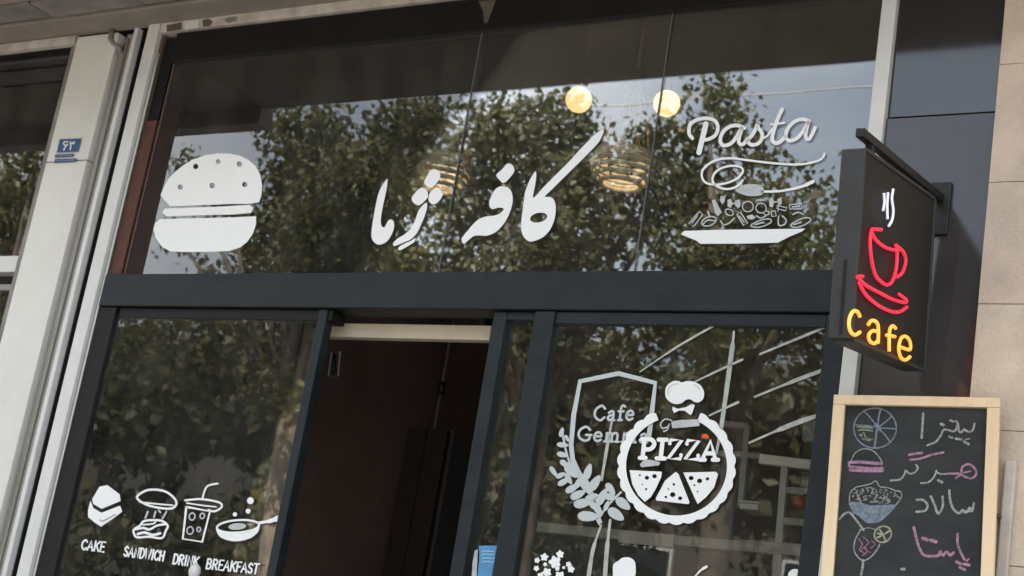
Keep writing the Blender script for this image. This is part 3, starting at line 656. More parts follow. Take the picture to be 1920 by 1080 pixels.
def b_cup(tt):
    f = Flat(S, O); f.stroke([(1198, 70), (1350, 98), (1300, 295), (1175, 275), (1198, 70)], 14, False); f.build('cup_outline', gl4, M_VINYL, tt)
    f = Flat(S, O); f.stroke([(1190, 28), (1290, 20), (1405, 40), (1425, 70), (1380, 98), (1340, 90)], 13); f.stroke([(1200, 45), (1300, 60), (1390, 70)], 9); f.stroke([(1300, 20), (1330, -60), (1400, -80)], 12); f.build('cup_lid', gl4, M_VINYL, tt)
    for a, b, r in ((1235, 132, 19), (1300, 128, 14), (1222, 222, 20), (1278, 215, 12)):
        f = Flat(S, O); f.stroke(ellipse(a, b, r, r * 1.2, 10, 8), 9, closed=True); f.build('ice_cube', gl4, M_VINYL3, tt)
def b_pan(tt):
    f = Flat(S, O); f.stroke(ellipse(1530, 195, 136, 40, -4, 16), 13, closed=True); f.poly([(1392, 205), (1440, 232), (1530, 242), (1620, 228), (1664, 200), (1655, 235), (1600, 275), (1510, 292), (1430, 272), (1398, 240)], True); f.build('pan_body', gl4, M_VINYL, tt)
    f = Flat(S, O); f.ell(1525, 196, 58, 22, -4); f.build('egg', gl4, M_VINYL3, tt)
    f = Flat(S, O); f.stroke([(1668, 172), (1740, 160), (1795, 140)], [18, 26, 34]); f.build('pan_handle', gl4, M_VINYL, tt)
    for a, b, r in ((1510, 118, 14), (1595, 97, 16), (1610, 30, 22)):
        f = Flat(S, O); f.ell(a, b, r, r); f.build('splash', gl4, M_VINYL, tt)
menu('cake_decal', 'white layered cake decal captioned CAKE at the lower left window', 195, 'CAKE', (520, 342), (668, 360), b_cake)
menu('sandwich_decal', 'white sandwich decal captioned SANDWICH between the cake and the drink', 285, 'SANDWICH', (794, 385), (1050, 418), b_sand)
menu('drink_decal', 'white takeaway cup decal captioned DRINK with ice cubes', 370, 'DRINK', (1108, 435), (1270, 455), b_cup)
menu('breakfast_decal', 'white frying pan with egg decal captioned BREAKFAST', 460, 'BREAKFAST', (1322, 466), (1655, 500), b_pan)

# ================================================================== hanging cafe sign
def rotm(a, b, c):
    return Matrix.Rotation(c, 3, 'Z') @ Matrix.Rotation(b, 3, 'Y') @ Matrix.Rotation(a, 3, 'X')
SC = Vector((-1.3127, -0.3567, 2.5147)); SR = rotm(.1197, .0069, -.0244); SW, SH, ST = .5134, .458, .030
sx, sy, sz = SR @ Vector((1, 0, 0)), SR @ Vector((0, 1, 0)), SR @ Vector((0, 0, 1))
sg = thing('cafe_sign', 'black hanging box sign with red neon cup and amber word cafe, on an iron arm', 'sign', tuple(SC - sz * SH / 2))
obox('sign_box', SC, sx, sy, sz, ST - .004, SW / 2 - .004, SH / 2 - .004, M_SIGNBOX, sg, .002)
obox('sign_end', SC - sy * (SW / 2), sx, sy, sz, ST, .006, SH / 2, M_SIGNEDGE, sg, .002)
obox('sign_end', SC + sy * (SW / 2), sx, sy, sz, ST, .006, SH / 2, M_SIGNEDGE, sg, .002)
for s in (-1, 1): obox('sign_trim', SC + sz * (s * SH / 2), sx, sy, sz, ST, SW / 2 - .008, .005, M_SIGNEDGE, sg, .002)
obox('box_seam', SC - sy * (SW / 2 + .007) - sz * .13, sx, sy, sz, .003, .002, SH / 2 - .14, M_IRON, sg)
FO = SC + sx * (ST + .002)
def neon(name, pts, r, material, scale, off, smooth=True):
    p = catmull(pts, 6) if smooth else pts
    return tube(name, [on_plane(a / scale + off[0], b / scale + off[1], FO + sx * .004, sx) for a, b in p], r, material, sg, 8)
A_ = (4.695, (1570, 330)); B_ = (4.5, (1540, 520))
R1 = .0042
neon('neon_cup', [(388, 472), (340, 470), (300, 476), (330, 550), (400, 615), (470, 645), (540, 652)], R1, M_RED, *A_)
neon('neon_cup', [(296, 490), (288, 600), (305, 760), (340, 880), (400, 942), (440, 958), (482, 928), (515, 830), (526, 700), (514, 600)], R1, M_RED, *A_)
neon('neon_handle', [(520, 615), (580, 668), (602, 750), (572, 850), (522, 890)], R1, M_RED, *A_)
neon('neon_saucer', [(350, -8), (306, -6), (318, 12), (380, 70), (500, 135), (600, 185), (700, 212), (716, 190), (655, 142)], R1, M_RED, *B_)
neon('neon_saucer', [(318, 42), (370, 140), (470, 230), (580, 285), (660, 290), (722, 250)], R1, M_RED, *B_)
for p in ([(492, 115), (480, 200), (492, 300), (482, 385), (452, 440)], [(446, 145), (438, 260), (442, 380)], [(410, 150), (414, 230), (402, 305)]): neon('neon_steam', p, .0034, M_STEAM, *A_)
R2 = .0044
neon('neon_letter', [(325, 330), (305, 292), (272, 285), (243, 330), (233, 400), (250, 462), (285, 486), (325, 462)], R2, M_AMBER, *B_)
neon('neon_letter', [(395, 400), (420, 367), (458, 372), (480, 420), (478, 558)], R2, M_AMBER, *B_)
neon('neon_letter_bowl', [(474, 458), (430, 452), (399, 490), (410, 540), (448, 558), (474, 538)], R2, M_AMBER, *B_)
neon('neon_letter', [(627, 430), (600, 410), (578, 440), (572, 520), (572, 625)], R2, M_AMBER, *B_)
neon('neon_letter_bar', [(550, 488), (620, 500)], R2, M_AMBER, *B_, smooth=False)
neon('neon_letter', [(655, 582), (700, 600), (748, 608), (748, 545), (715, 500), (676, 510), (655, 570), (655, 630), (678, 685), (715, 695), (747, 670)], R2, M_AMBER, *B_)
r0 = on_plane(1612, 248, SC, sx); r1 = on_plane(1750, 362, SC, sx)
d = (r1 - r0).normalized(); r1 = r0 + d * ((.0 - r0.y) / d.y)
u = sx.cross(d).normalized()
obox('sign_arm', (r0 + r1) / 2, d, sx, u, (r1 - r0).length / 2, .011, .011, M_IRON, sg, .002)
for tt_ in (.12, .80):
    p = r0 + (r1 - r0) * tt_; q = SC + sz * (SH / 2) + sy * ((p - SC).dot(sy)); c = (p + q) / 2
    obox('hanger', c, sy, sx, (p - q).normalized(), .012, .008, (p - q).length / 2, M_IRON, sg)
obox('wall_plate', Vector((r1.x, -.012, r1.z - .03)), Vector((1, 0, 0)), Vector((0, 1, 0)), Vector((0, 0, 1)), .028, .008, .075, M_IRON, sg, .002)

# ================================================================== chalkboard
BR = rotm(-.066, -.0531, .1389); bx, by, bz = BR @ Vector((1, 0, 0)), BR @ Vector((0, 1, 0)), BR @ Vector((0, 0, 1))
TL = wall(1565, 742, -.13); k = (TL - CAM).length / (wall(1565, 742, -.08) - CAM).length
BW = .4256 * k; BH = .80
cb = thing('chalkboard', 'pine framed chalkboard menu with coloured chalk drawings and Persian words', 'chalkboard', tuple(TL + bx * BW / 2 - bz * BH))
def cbp(x_, z_, y_=0): return TL + bx * x_ - bz * z_ + by * y_
fw = .0265
obox('frame_top', cbp(BW / 2, fw / 2), bx, by, bz, BW / 2, .012, fw / 2, M_PINE, cb, .002)
obox('frame_bottom', cbp(BW / 2, BH - fw / 2), bx, by, bz, BW / 2, .012, fw / 2, M_PINE, cb, .002)
fw2 = .031
obox('frame_side', cbp(fw2 / 2, BH / 2), bx, by, bz, fw2 / 2 , .0125, BH / 2 - fw - .0005, M_PINE, cb, .002)
obox('frame_side', cbp(BW - fw2 / 2, BH / 2), bx, by, bz, fw2 / 2, .0125, BH / 2 - fw - .0005, M_PINE, cb, .002)
obox('slate', cbp(BW / 2, BH / 2, .004), bx, by, bz, BW / 2 - .01, .004, BH / 2 - .01, M_SLATE, cb)
for s in (.05, BW - .05):
    obox('back_leg', Vector((cbp(s, .1).x, cbp(s, .1, .02).y + .028, cbp(s, .1).z / 2)), Vector((1, 0, 0)), Vector((0, 1, 0)), Vector((0, 0, 1)), .012, .009, cbp(s, .1).z / 2, M_PINE, cb)
SO = TL - by * .0004
def on_board(px, py, lift): return on_plane(px, py, SO - by * lift, by)
S = 5.818; OA = (1560, 740); OB = (1560, 890)
def ck(name, material, off, strokes=(), polys=()):
    f = Flat(S, off)
    for p in polys: f.poly(p, True)
    for s in strokes: f.stroke(s[0], s[1], closed=len(s) > 2)
    return f.build(name, on_board, material, cb, base=.0004, step=.00005)
ck('chalk_pizza', CH_B, OA, [(ellipse(470, 365, 232, 218, 0, 20), 16, 1), ([(500, 360), (425, 260), (350, 180)], 16), ([(500, 350), (510, 240), (535, 155)], 18), ([(510, 350), (580, 300), (655, 235)], 16), ([(510, 362), (690, 372)], 14), ([(505, 370), (570, 430), (630, 510)], 18), ([(490, 370), (480, 460), (465, 565)], 22), ([(260, 330), (370, 335), (480, 350)], 12), ([(480, 330), (520, 380)], 40)])
ck('chalk_pizza_filling', CH_G, OA, [([(280, 350), (360, 350), (440, 365)], 22), ([(290, 390), (340, 380), (440, 395)], 20), ([(300, 430), (320, 450), (345, 410), (370, 470), (430, 490)], 14), ([(330, 480), (400, 500), (440, 485)], 14)])
ck('chalk_word', CH_W, OA, [([(995, 205), (988, 330), (978, 470)], 26), ([(1555, 315), (1535, 385), (1490, 405), (1440, 380), (1420, 405), (1385, 398), (1372, 310), (1340, 398), (1225, 380), (1190, 440), (1130, 515), (1040, 552)], 22), ([(1190, 320), (1215, 330)], 30), ([(1290, 280), (1320, 292)], 24), ([(1345, 288), (1365, 298)], 22), ([(1280, 458), (1310, 470)], 24), ([(1350, 480), (1410, 488)], 26), ([(1440, 510), (1490, 540)], 26), ([(1455, 490), (1500, 480)], 16)])
ck('chalk_burger', CH_W, OA, [([(212, 712), (250, 640), (310, 600), (375, 590), (450, 615), (515, 680), (548, 745)], 12)])
ck('chalk_burger_filling', CH_P, OA, [([(185, 740), (300, 735), (540, 755)], 34), ([(180, 780), (370, 800), (555, 800)], 22), ([(200, 820), (380, 830), (550, 828)], 36), ([(185, 760), (200, 810)], 16)])
ck('chalk_word', CH_P, OA, [([(842, 655), (900, 645), (980, 635)], 26), ([(850, 710), (960, 698), (1090, 655), (1215, 630)], 24), ([(1270, 860), (1400, 856), (1420, 790), (1485, 758), (1545, 790), (1575, 858), (1530, 912), (1450, 895), (1400, 860)], 24), ([(1390, 880), (1350, 910)], 26), ([(1440, 850), (1510, 835)], 18)])
ck('chalk_word', CH_W, OA, [([(915, 762), (935, 800), (905, 845), (850, 862), (802, 828), (790, 870), (740, 925), (640, 935)], 20), ([(1140, 830), (1110, 900), (1050, 955), (970, 965)], 20), ([(1130, 840), (1190, 865), (1290, 862)], 18), ([(1160, 935), (1200, 955)], 28)])
rr = random.Random(5); bl = []
for _ in range(90):
    a, b = rr.uniform(215, 740), rr.uniform(115, 300)
    if b < 100 + abs(a - 440) * .32: continue
    bl.append(([(a, b), (a + rr.uniform(-22, 22), b + rr.uniform(-16, 16)), (a + rr.uniform(-25, 25), b + rr.uniform(-5, 25))], rr.uniform(8, 18)))
ck('chalk_salad', CH_G, OB, bl[::2]); 
f_ = ck('chalk_salad_leaves', CH_W, OB, [([(a + 6, b + 4) for a, b in s[0]], s[1] * .7) for s in bl[1::2]] + [([(190, 290), (200, 200), (260, 140), (320, 125), (420, 100), (480, 70), (520, 130), (600, 140), (680, 170), (750, 190), (755, 250), (700, 330)], 12)])
for v in f_.data.vertices: v.co += -by * .0035 / 6
ck('chalk_bowl', CH_B, OB, [([(210, 320), (420, 340), (690, 330)], 14), ([(235, 420), (400, 400), (600, 380)], 16)], [[(190, 300), (300, 300), (420, 335), (560, 345), (700, 325), (640, 410), (570, 480), (500, 520), (430, 530), (370, 520), (300, 460), (230, 410), (195, 350)]])
ck('chalk_word', CH_W, OB, [([(1280, 170), (1288, 270), (1325, 375), (1385, 420), (1425, 385), (1445, 410), (1480, 400), (1500, 362), (1525, 400), (1548, 312)], 26), ([(1455, 400), (1530, 390)], 26), ([(1078, 238), (1120, 330), (1158, 425), (1208, 345), (1205, 240)], 26), ([(925, 275), (990, 275), (1042, 330), (1015, 392), (918, 405)], 24)])
ck('chalk_cocktail', CH_W, OB, [([(80, 487), (130, 432), (190, 412), (260, 490), (345, 605)], 22), ([(310, 605), (250, 720), (245, 840), (330, 935), (420, 900), (490, 820), (520, 760)], 14), ([(340, 935), (335, 1000), (318, 1090)], 26), ([(300, 600), (400, 580), (470, 600)], 8)])
ck('chalk_cocktail_drink', CH_P, OB, [([(290, 700), (330, 760), (300, 820), (370, 860)], 9), ([(340, 680), (400, 740), (350, 800), (420, 850)], 8), ([(320, 820), (360, 790), (380, 850), (330, 880)], 9), ([(430, 720), (470, 760), (420, 800)], 8)])
ck('chalk_lemon', CH_Y, OB, [(ellipse(555, 650, 95, 85, -30, 14), 18, 1), ([(500, 640), (560, 650), (630, 610)], 20), ([(560, 660), (580, 710)], 22), ([(520, 600), (555, 650)], 20), ([(490, 690), (550, 660)], 20)])
ck('chalk_word', CH_P, OB, [([(892, 575), (922, 700), (962, 820), (1022, 885), (1160, 882), (1180, 835), (1212, 880), (1250, 842), (1290, 880), (1325, 850)], 30), ([(1370, 645), (1372, 760), (1420, 880), (1445, 925)], 26), ([(990, 695), (1040, 710)], 36), ([(1080, 715), (1135, 732)], 38), ([(1360, 950), (1410, 975)], 34), ([(1440, 975), (1495, 985)], 34), ([(1395, 1010), (1450, 1040)], 30), ([(1470, 940), (1490, 920)], 20)])
ck('chalk_dot', CH_W, OB, [([(760, 1030), (790, 1030)], 30)])

# ================================================================== inside the cafe
def pendant(label, px, py, Y, k_=.66):
    c = wall(px, py, Y); t = thing('pendant_lamp', label, 'pendant lamp', tuple(c), 'woven pendant lamps in the cafe')
    # five rope hoops, largest at the middle
    for j, (z_, r_) in enumerate(((.070 * k_, .135 * k_), (.038 * k_, .150 * k_), (.006 * k_, .156 * k_), (-.026 * k_, .150 * k_), (-.058 * k_, .130 * k_), (-.088 * k_, .10 * k_))):
        tube('rope_hoop', [(c.x + r_ * math.cos(2 * math.pi * q / 28), c.y + r_ * math.sin(2 * math.pi * q / 28), c.z + z_) for q in range(28)], .0085, M_ROPE, t, 8, True)
    top = Vector((c.x, c.y, IT - .0)); kn = Vector((c.x, c.y, c.z + .36))
    tube('hanging_cord', [kn, top], .007, M_TWINE, t, 6)
    for q in range(9):
        a = 2 * math.pi * q / 9
        tube('net_cord', [Vector((c.x + .133 * k_ * math.cos(a), c.y + .133 * k_ * math.sin(a), c.z + .05)), Vector((c.x + .06 * math.cos(a + .2), c.y + .06 * math.sin(a + .2), c.z + .17)), kn], .0038, M_TWINE, t, 5)
    ld = bpy.data.lights.new('hoop_fill_light', 'POINT'); ld.energy = .12; ld.color = (1, .76, .52); ld.shadow_soft_size = .05  # added fill light inside the unlit shade, so the rope hoops show
    lo = bpy.data.objects.new('hoop_fill_light', ld); link(lo, t); lo.location = (0, 0, .0)
    for q in range(8):
        a = 2 * math.pi * q / 8
        tube('shade_rib', [Vector((c.x + r_ * k_ * math.cos(a), c.y + r_ * k_ * math.sin(a), c.z + z_ * k_)) for z_, r_ in ((.07, .135), (.006, .156), (-.058, .130), (-.088, .10))], .004, M_TWINE, t, 5)
    v, f = lathev(c, [(.004, .12), (.014, .115), (.018, .06), (.018, .03), (.004, .025)], 12); mesh('socket', v, f, M_IRON, t, True)
    return t
pendant('round rope pendant lamp behind the three dotted word, left of the two', 828, 322, .28)
pendant('round rope pendant lamp left of the word Pasta, right of the two', 1168, 314, .28)
def globe(label, px, py, Y, r=.058):
    c = wall(px, py, Y); t = thing('globe_lamp', label, 'globe lamp', tuple(c), 'lit globes in the cafe')
    prof = [(r * math.sin(math.pi * k / 12) + .0005, -r * math.cos(math.pi * k / 12)) for k in range(13)]
    v, f = lathev(c, prof, 24); mesh('globe', v, f, M_BULB, t, True)
    v, f = lathev(c, [(.001, r + .03), (.014, r + .03), (.018, r - .004), (.001, r - .004)], 12); mesh('cap', v, f, M_IRON, t, True)
    tube('cord', [c + Vector((0, 0, r + .02)), Vector((c.x, c.y, IT))], .003, M_IRON, t, 6)
globe('lit warm globe above the long slanting calligraphy stroke', 1085, 187, 1.5)
globe('lit warm globe nearer the word Pasta', 1250, 194, 1.6)
def spot(label, px, py, Y, r):
    c = wall(px, py, Y); t = thing('orange_lamp', label, 'lamp', tuple(c))
    v, f = lathev(c, [(.001, .0), (r, -.002), (r * .9, r * .55), (r * .3, r * .9), (.001, r)], 14); mesh('lamp_glow', v, f, M_ORANGE, t, True)
    v, f = lathev(c + Vector((0, 0, r * .95)), [(.001, .0), (r * .6, .002), (r * .3, r), (.001, r * 1.2)], 12); mesh('lamp_shade', v, f, M_IRON, t, True)
    tube('cord', [c + Vector((0, 0, r)), Vector((c.x, c.y, IT))], .003, M_IRON, t, 6)
spot('tiny orange lamp glowing beside the centre post', 985, 799, 1.9, .012)
spot('tiny orange lamp glowing over the word PIZZA', 1322, 820, 2.6, .017)
spot('dim orange lamp deep inside the doorway', 745, 771, 1.95, .014)

# cream lath behind the door head
la = thing('cream_lath', 'cream roller blind lath just inside the door head, running behind the left window', 'blind', (-3.5, .14, 2.45))
p0, p1 = wall(214, 590, .12), wall(927, 598, .12)
box('lath', p0.x, .11, 2.425, p1.x, .15, 2.475, M_CREAM, la, .004)
for xx in (p0.x + .05, (p0.x + p1.x) / 2, p1.x - .05): box('lath_bracket', xx, .112, 2.477, xx + .02, .148, 2.55, M_IRON, la)

def bar(name, pa, pb, Ya, Yb, r, material, parent, sq=True):
    a, b = wall(*pa, Ya), wall(*pb, Yb); d = (b - a)
    if not sq: return tube(name, [a, b], r, material, parent, 8)
    dn = d.normalized(); s = dn.cross(Vector((0, 1, 0))).normalized()
    return obox(name, (a + b) / 2, dn, dn.cross(s), s, d.length / 2, r, r, material, parent, .002)
Ys = .5; q = lambda a, b: (1380 + a / 3.226, 740 + b / 3.226)
sh = thing('shelf_rack', 'grey metal shelf rack with a pale top ledge inside the right window', 'shelf', tuple(wall(1490, 1050, Ys)))
bar('top_ledge', q(150, 392), q(640, 450), Ys, Ys, .015, M_ROD, sh)
bar('post', q(300, 415), q(262, 915), Ys, Ys, .011, M_PALE, sh)
bar('shelf_rail', q(305, 580), q(640, 600), Ys, Ys, .010, M_GREY, sh)
bar('shelf_rail', q(285, 765), q(640, 800), Ys, Ys, .011, M_GREY, sh)
bar('bottom_beam', q(30, 915), q(640, 965), Ys, Ys, .018, M_GREY, sh)
bar('side_frame', q(72, 190), q(30, 680), Ys + .1, Ys + .1, .010, M_GREY, sh)
bar('side_frame', q(-90, 175), q(78, 192), Ys + .1, Ys + .1, .009, M_GREY, sh)
bar('upper_rail', q(-120, 355), q(160, 372), Ys + .1, Ys + .1, .009, M_GREY, sh)
bar('leg', q(262, 930), q(225, 1500), Ys, Ys, .014, M_GREY, sh)
def carton(label, a, b, Y, material, dpt=.12, name='carton'):
    u, v = wall(*q(*a), Y), wall(*q(*b), Y)
    t = thing(name, label, 'box', (min(u.x, v.x), Y, min(u.z, v.z)))
    box('carton_body', min(u.x, v.x), Y, min(u.z, v.z), max(u.x, v.x), Y + dpt, max(u.z, v.z), material, t, .004)
    box('carton_lid', min(u.x, v.x) - .002, Y - .003, max(u.z, v.z) + .001, max(u.x, v.x) + .002, Y + dpt, max(u.z, v.z) + .008, material, t, .002)
carton('pale box on the upper shelf rail at the right edge of the window', (482, 522), (600, 578), Ys + .03, M_WHITE)
carton('small pale box at the lower left of the shelf rack', (20, 652), (130, 700), Ys + .05, M_WHITE)
carton('dim grey box behind the topmost pale streak', (410, 150), (470, 285), Ys + .6, M_GREY)
carton('grey jar box on the rack under the pale ledge', (395, 480), (455, 570), Ys + .05, M_GREY)
t = thing('red_bag', 'small red crumpled packet on the shelf rack', 'packet', tuple(wall(*q(395, 700), Ys + .04)))
v, f = lathev(wall(*q(395, 700), Ys + .04), [(.001, 0), (.028, .002), (.034, .03), (.022, .05), (.012, .058), (.02, .07), (.001, .068)], 10); mesh('packet', v, f, mat('dull_red', (.25, .03, .03), .7), t, True)
# long table with pale edge
tb = thing('counter_table', 'dark counter with a worn pale edge low behind the right window', 'counter', tuple(wall(1250, 1060, .9)))
p0, p1 = wall(1010, 990, .9), wall(1400, 1035, .9)
box('counter_top', p0.x, .85, p0.z - .02, p1.x, 1.5, p0.z + .015, M_GREY, tb, .004)
box('counter_front', p0.x, .88, .12, p1.x, 1.48, p0.z - .022, M_FRAME, tb)
box('counter_edge', wall(1160, 1010, .84).x, .84, p0.z - .03, wall(1262, 1020, .84).x, .848, p0.z + .012, M_PALE, tb)
# flat pale strips laid on the outer face of the right pane
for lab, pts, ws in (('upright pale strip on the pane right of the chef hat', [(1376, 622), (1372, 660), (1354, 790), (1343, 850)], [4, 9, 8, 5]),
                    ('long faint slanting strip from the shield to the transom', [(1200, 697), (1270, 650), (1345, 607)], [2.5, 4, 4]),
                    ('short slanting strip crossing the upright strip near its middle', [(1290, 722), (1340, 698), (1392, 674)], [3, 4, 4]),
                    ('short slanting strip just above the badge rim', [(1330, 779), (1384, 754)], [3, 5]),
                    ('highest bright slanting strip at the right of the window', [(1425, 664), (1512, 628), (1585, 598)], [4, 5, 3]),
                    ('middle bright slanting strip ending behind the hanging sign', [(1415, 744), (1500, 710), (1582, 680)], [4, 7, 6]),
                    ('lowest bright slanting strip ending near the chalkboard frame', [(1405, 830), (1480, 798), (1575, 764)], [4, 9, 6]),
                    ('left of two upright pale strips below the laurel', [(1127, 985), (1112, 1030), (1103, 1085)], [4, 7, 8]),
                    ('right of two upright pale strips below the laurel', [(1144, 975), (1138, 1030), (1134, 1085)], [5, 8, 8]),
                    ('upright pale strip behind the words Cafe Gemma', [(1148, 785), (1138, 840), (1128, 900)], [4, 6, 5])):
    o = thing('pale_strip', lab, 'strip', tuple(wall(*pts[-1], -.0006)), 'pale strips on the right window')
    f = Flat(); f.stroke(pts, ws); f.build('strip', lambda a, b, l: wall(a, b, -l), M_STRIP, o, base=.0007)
# shelf in the left window
lf = thing('window_shelf', 'pale edged shelf with a bracket inside the left window', 'shelf', tuple(wall(300, 725, .5)))
bar('shelf_board', (205, 722), (440, 735), .2, .2, .010, M_ROD, lf)
bar('shelf_bracket', (250, 730), (246, 800), .2, .2, .007, M_PALE, lf)
cbn = thing('drinks_cabinet', 'tall dark drinks cabinet standing near the brown side wall, seen through the doorway', 'cabinet', tuple(wall(805, 1000, 1.6)[:2]) + (.12,))
u_, v_ = wall(772, 800, 1.55), wall(850, 800, 1.55)
box('cabinet_body', u_.x, 1.56, .12, v_.x, 1.95, u_.z, M_INTC, cbn, .01)
for k in range(4): box('cabinet_shelf', u_.x + .015, 1.545, .5 + .36 * k, v_.x - .015, 1.559, .52 + .36 * k, M_GREY, cbn)
box('cabinet_door', u_.x + .005, 1.52, .14, (u_.x + v_.x) / 2 - .003, 1.54, u_.z - .01, M_REFL_DOOR, cbn); box('cabinet_door', (u_.x + v_.x) / 2 + .003, 1.52, .14, v_.x - .005, 1.54, u_.z - .01, M_REFL_DOOR, cbn)
pp = wall(826, 740, 1.7); pt = thing('service_pipe', 'thin brown pipe rising in front of the brown wall inside the doorway', 'pipe', (pp.x, pp.y, .12))
tube('pipe', [Vector((pp.x, pp.y, .12)), Vector((pp.x, pp.y, IT))], .008, M_BROWN, pt, 10)
tube('pipe_collar', [Vector((pp.x, pp.y, 2.6)), Vector((pp.x, pp.y, 2.66))], .018, M_IRON, pt, 10)
# door side details
ds = thing('wall_socket', 'thin outlined wall fitting on the dark wall inside the doorway', 'fitting', tuple(wall(628, 690, .9)))
P_ = [wall(a, b, .9) for a, b in ((622, 660), (638, 660), (634, 705), (616, 705))]
tube('fitting_rim', P_, .004, M_GREY, ds, 6, True); tube('fitting_back', [wall(627, 665, .91), wall(625, 700, .91)], .008, M_FRAME, ds, 6)
# blue sticker + white card on the door glass
st = thing('blue_door_label', 'bright blue label with faint lettering low on the sliding door glass', 'label', tuple(wall(913, 1070, .014)))
dg = lambda a, b, l: wall(a, b, .016 - l)
f = Flat(2, (540, 540)); f.poly([(715, 966), (795, 966), (785, 1000), (778, 1060), (776, 1110), (708, 1110), (718, 1000)]); f.build('label_sheet', dg, mat('bright_blue', (.08, .28, .50), .5, 0, .2, 30), st)
f = Flat(2, (540, 540))
for b in (988, 1000, 1014, 1028): f.stroke([(728, b), (745, b - 2), (762, b), (772, b - 1)], 5)
Flat.build(f, 'label_lettering', dg, mat('light_blue', (.25, .45, .62), .6), st, base=.003)
st = thing('white_door_card', 'narrow white card beside the blue label on the door glass', 'card', tuple(wall(890, 1070, .014)))
f = Flat(2, (540, 540)); f.poly([(700, 985), (712, 980), (706, 1110), (688, 1110), (692, 1030)], False); f.build('card_sheet', dg, M_VINYL3, st)
# white ball ornament in front of the left window
bp_ = wall(365, 1072, -.10); bo = thing('white_bulb', 'small white round bulb standing in front of the caption DRINK', 'bulb', (bp_.x, bp_.y, 0))
v, f = lathev(bp_, [(.001, .026), (.008, .024), (.017, .014), (.020, 0), (.017, -.014), (.010, -.024), (.008, -.04), (.001, -.042)], 16); mesh('bulb_glass', v, f, M_WHITE, bo, True)
tube('bulb_stake', [bp_ - Vector((0, 0, .038)), Vector((bp_.x, bp_.y, 0))], .005, M_IRON, bo, 6)

# ================================================================== across the pavement: trees and houses (seen in the glass)
LEAFA = leaf_mat('leaves_green', [(.07, .085, .025), (.10, .11, .032), (.13, .135, .045), (.19, .15, .05), (.09, .10, .035)])
LEAFB = leaf_mat('leaves_dark', [(.065, .075, .035), (.09, .095, .042), (.12, .115, .055), (.15, .135, .06)])
def crown(name, clumps, per, size, material, parent, seed=0):
    g = np.random.default_rng(seed); C = []; Rr = []
    for x_, y_, z_, r_ in clumps:
        n = int(per * r_ ** 2)
        # leaves gather in small sprays inside each clump
        ns = max(3, n // 9); d = g.normal(size=(ns, 3)); d /= np.linalg.norm(d, axis=1)[:, None]
        cen = np.array([x_, y_, z_]) + d * (r_ * g.uniform(.25, 1.08, (ns, 1)) ** .7) * np.array([1, 1, .85])
        C.append((cen[:, None, :] + g.normal(scale=.10 + .05 * r_, size=(ns, 9, 3))).reshape(-1, 3))
    C = np.concatenate(C); n = len(C)
    a = g.normal(size=(n, 3)); a[:, 2] -= .5; a /= np.linalg.norm(a, axis=1)[:, None]
    b = np.cross(a, g.normal(size=(n, 3))); b /= np.linalg.norm(b, axis=1)[:, None]
    s = g.uniform(.6, 1.25, (n, 1)) * size; c_ = np.cross(a, b)
    v = np.stack([C - a * s, C - a * s * .15 + b * s * .62 + c_ * s * .15, C + a * s, C - a * s * .15 - b * s * .62 + c_ * s * .15], 1).reshape(-1, 3)
    off = np.array(root_loc(parent)); v = v - off
    me = bpy.data.meshes.new(name); i = np.arange(n)[:, None] * 4
    f = np.concatenate([i + np.array([0, 1, 2]), i + np.array([0, 2, 3])], 1).reshape(-1, 3)
    me.vertices.add(len(v)); me.vertices.foreach_set('co', v.ravel()); me.loops.add(f.size); me.loops.foreach_set('vertex_index', f.ravel())
    me.polygons.add(len(f)); me.polygons.foreach_set('loop_start', np.arange(0, f.size, 3)); me.polygons.foreach_set('loop_total', np.full(len(f), 3))
    me.update(); me.validate(); me.materials.append(material); return link(bpy.data.objects.new(name, me), parent)
def tree(label, bx_, by_, clumps, per, size, material, seed, h0=3.2, r0=.17):
    t = thing('plane_tree', label, 'tree', (bx_, by_, 0), 'plane trees along the pavement')
    cz = np.mean([c[2] for c in clumps]); cx_ = np.mean([c[0] for c in clumps]); cy_ = np.mean([c[1] for c in clumps])
    fork = Vector((bx_ + (cx_ - bx_) * .25, by_ + .05, h0)); tipp = Vector((cx_, cy_, cz + .6))
    tube('trunk', [Vector((bx_, by_, 0)), Vector((bx_ + .03, by_, .4)), Vector((bx_ + .04, by_ + .03, 1.6)), fork, (fork + tipp) / 2 + Vector((.1, 0, 0)), tipp], [r0 * 1.35, r0, r0 * .85, r0 * .72, r0 * .42, .03], M_BARK, t, 12)
    for k, c in enumerate(clumps):
        if c[2] < 5: continue
        e = Vector(c[:3]); mid = fork + (e - fork) * .5 + Vector((.1 * math.sin(k), .08, .25))
        tube('limb', [fork + (tipp - fork) * (.1 + .05 * (k % 5)), mid, e], [.055, .035, .012], M_BARK, t, 6)
    crown('crown', clumps, per, size, material, t, seed); return t
def Q(px, py, Y):      # where a ray mirrored by the panes meets the plane y = -Y
    r = ray(px, py); g0 = wall(px, py, 0); k = Y / r.y; return (g0.x + r.x * k, -Y, g0.z + r.z * k)
def clumps(L_, Y, jit=.8):
    o = []; g = random.Random(len(L_))
    for px, py, r in L_:
        yy = Y + g.uniform(-jit, jit); c = Q(px, py, yy); dist = math.sqrt(c[0] ** 2 + (4 + yy) ** 2); o.append((c[0], c[1], c[2], r * dist / FPX))
    return o
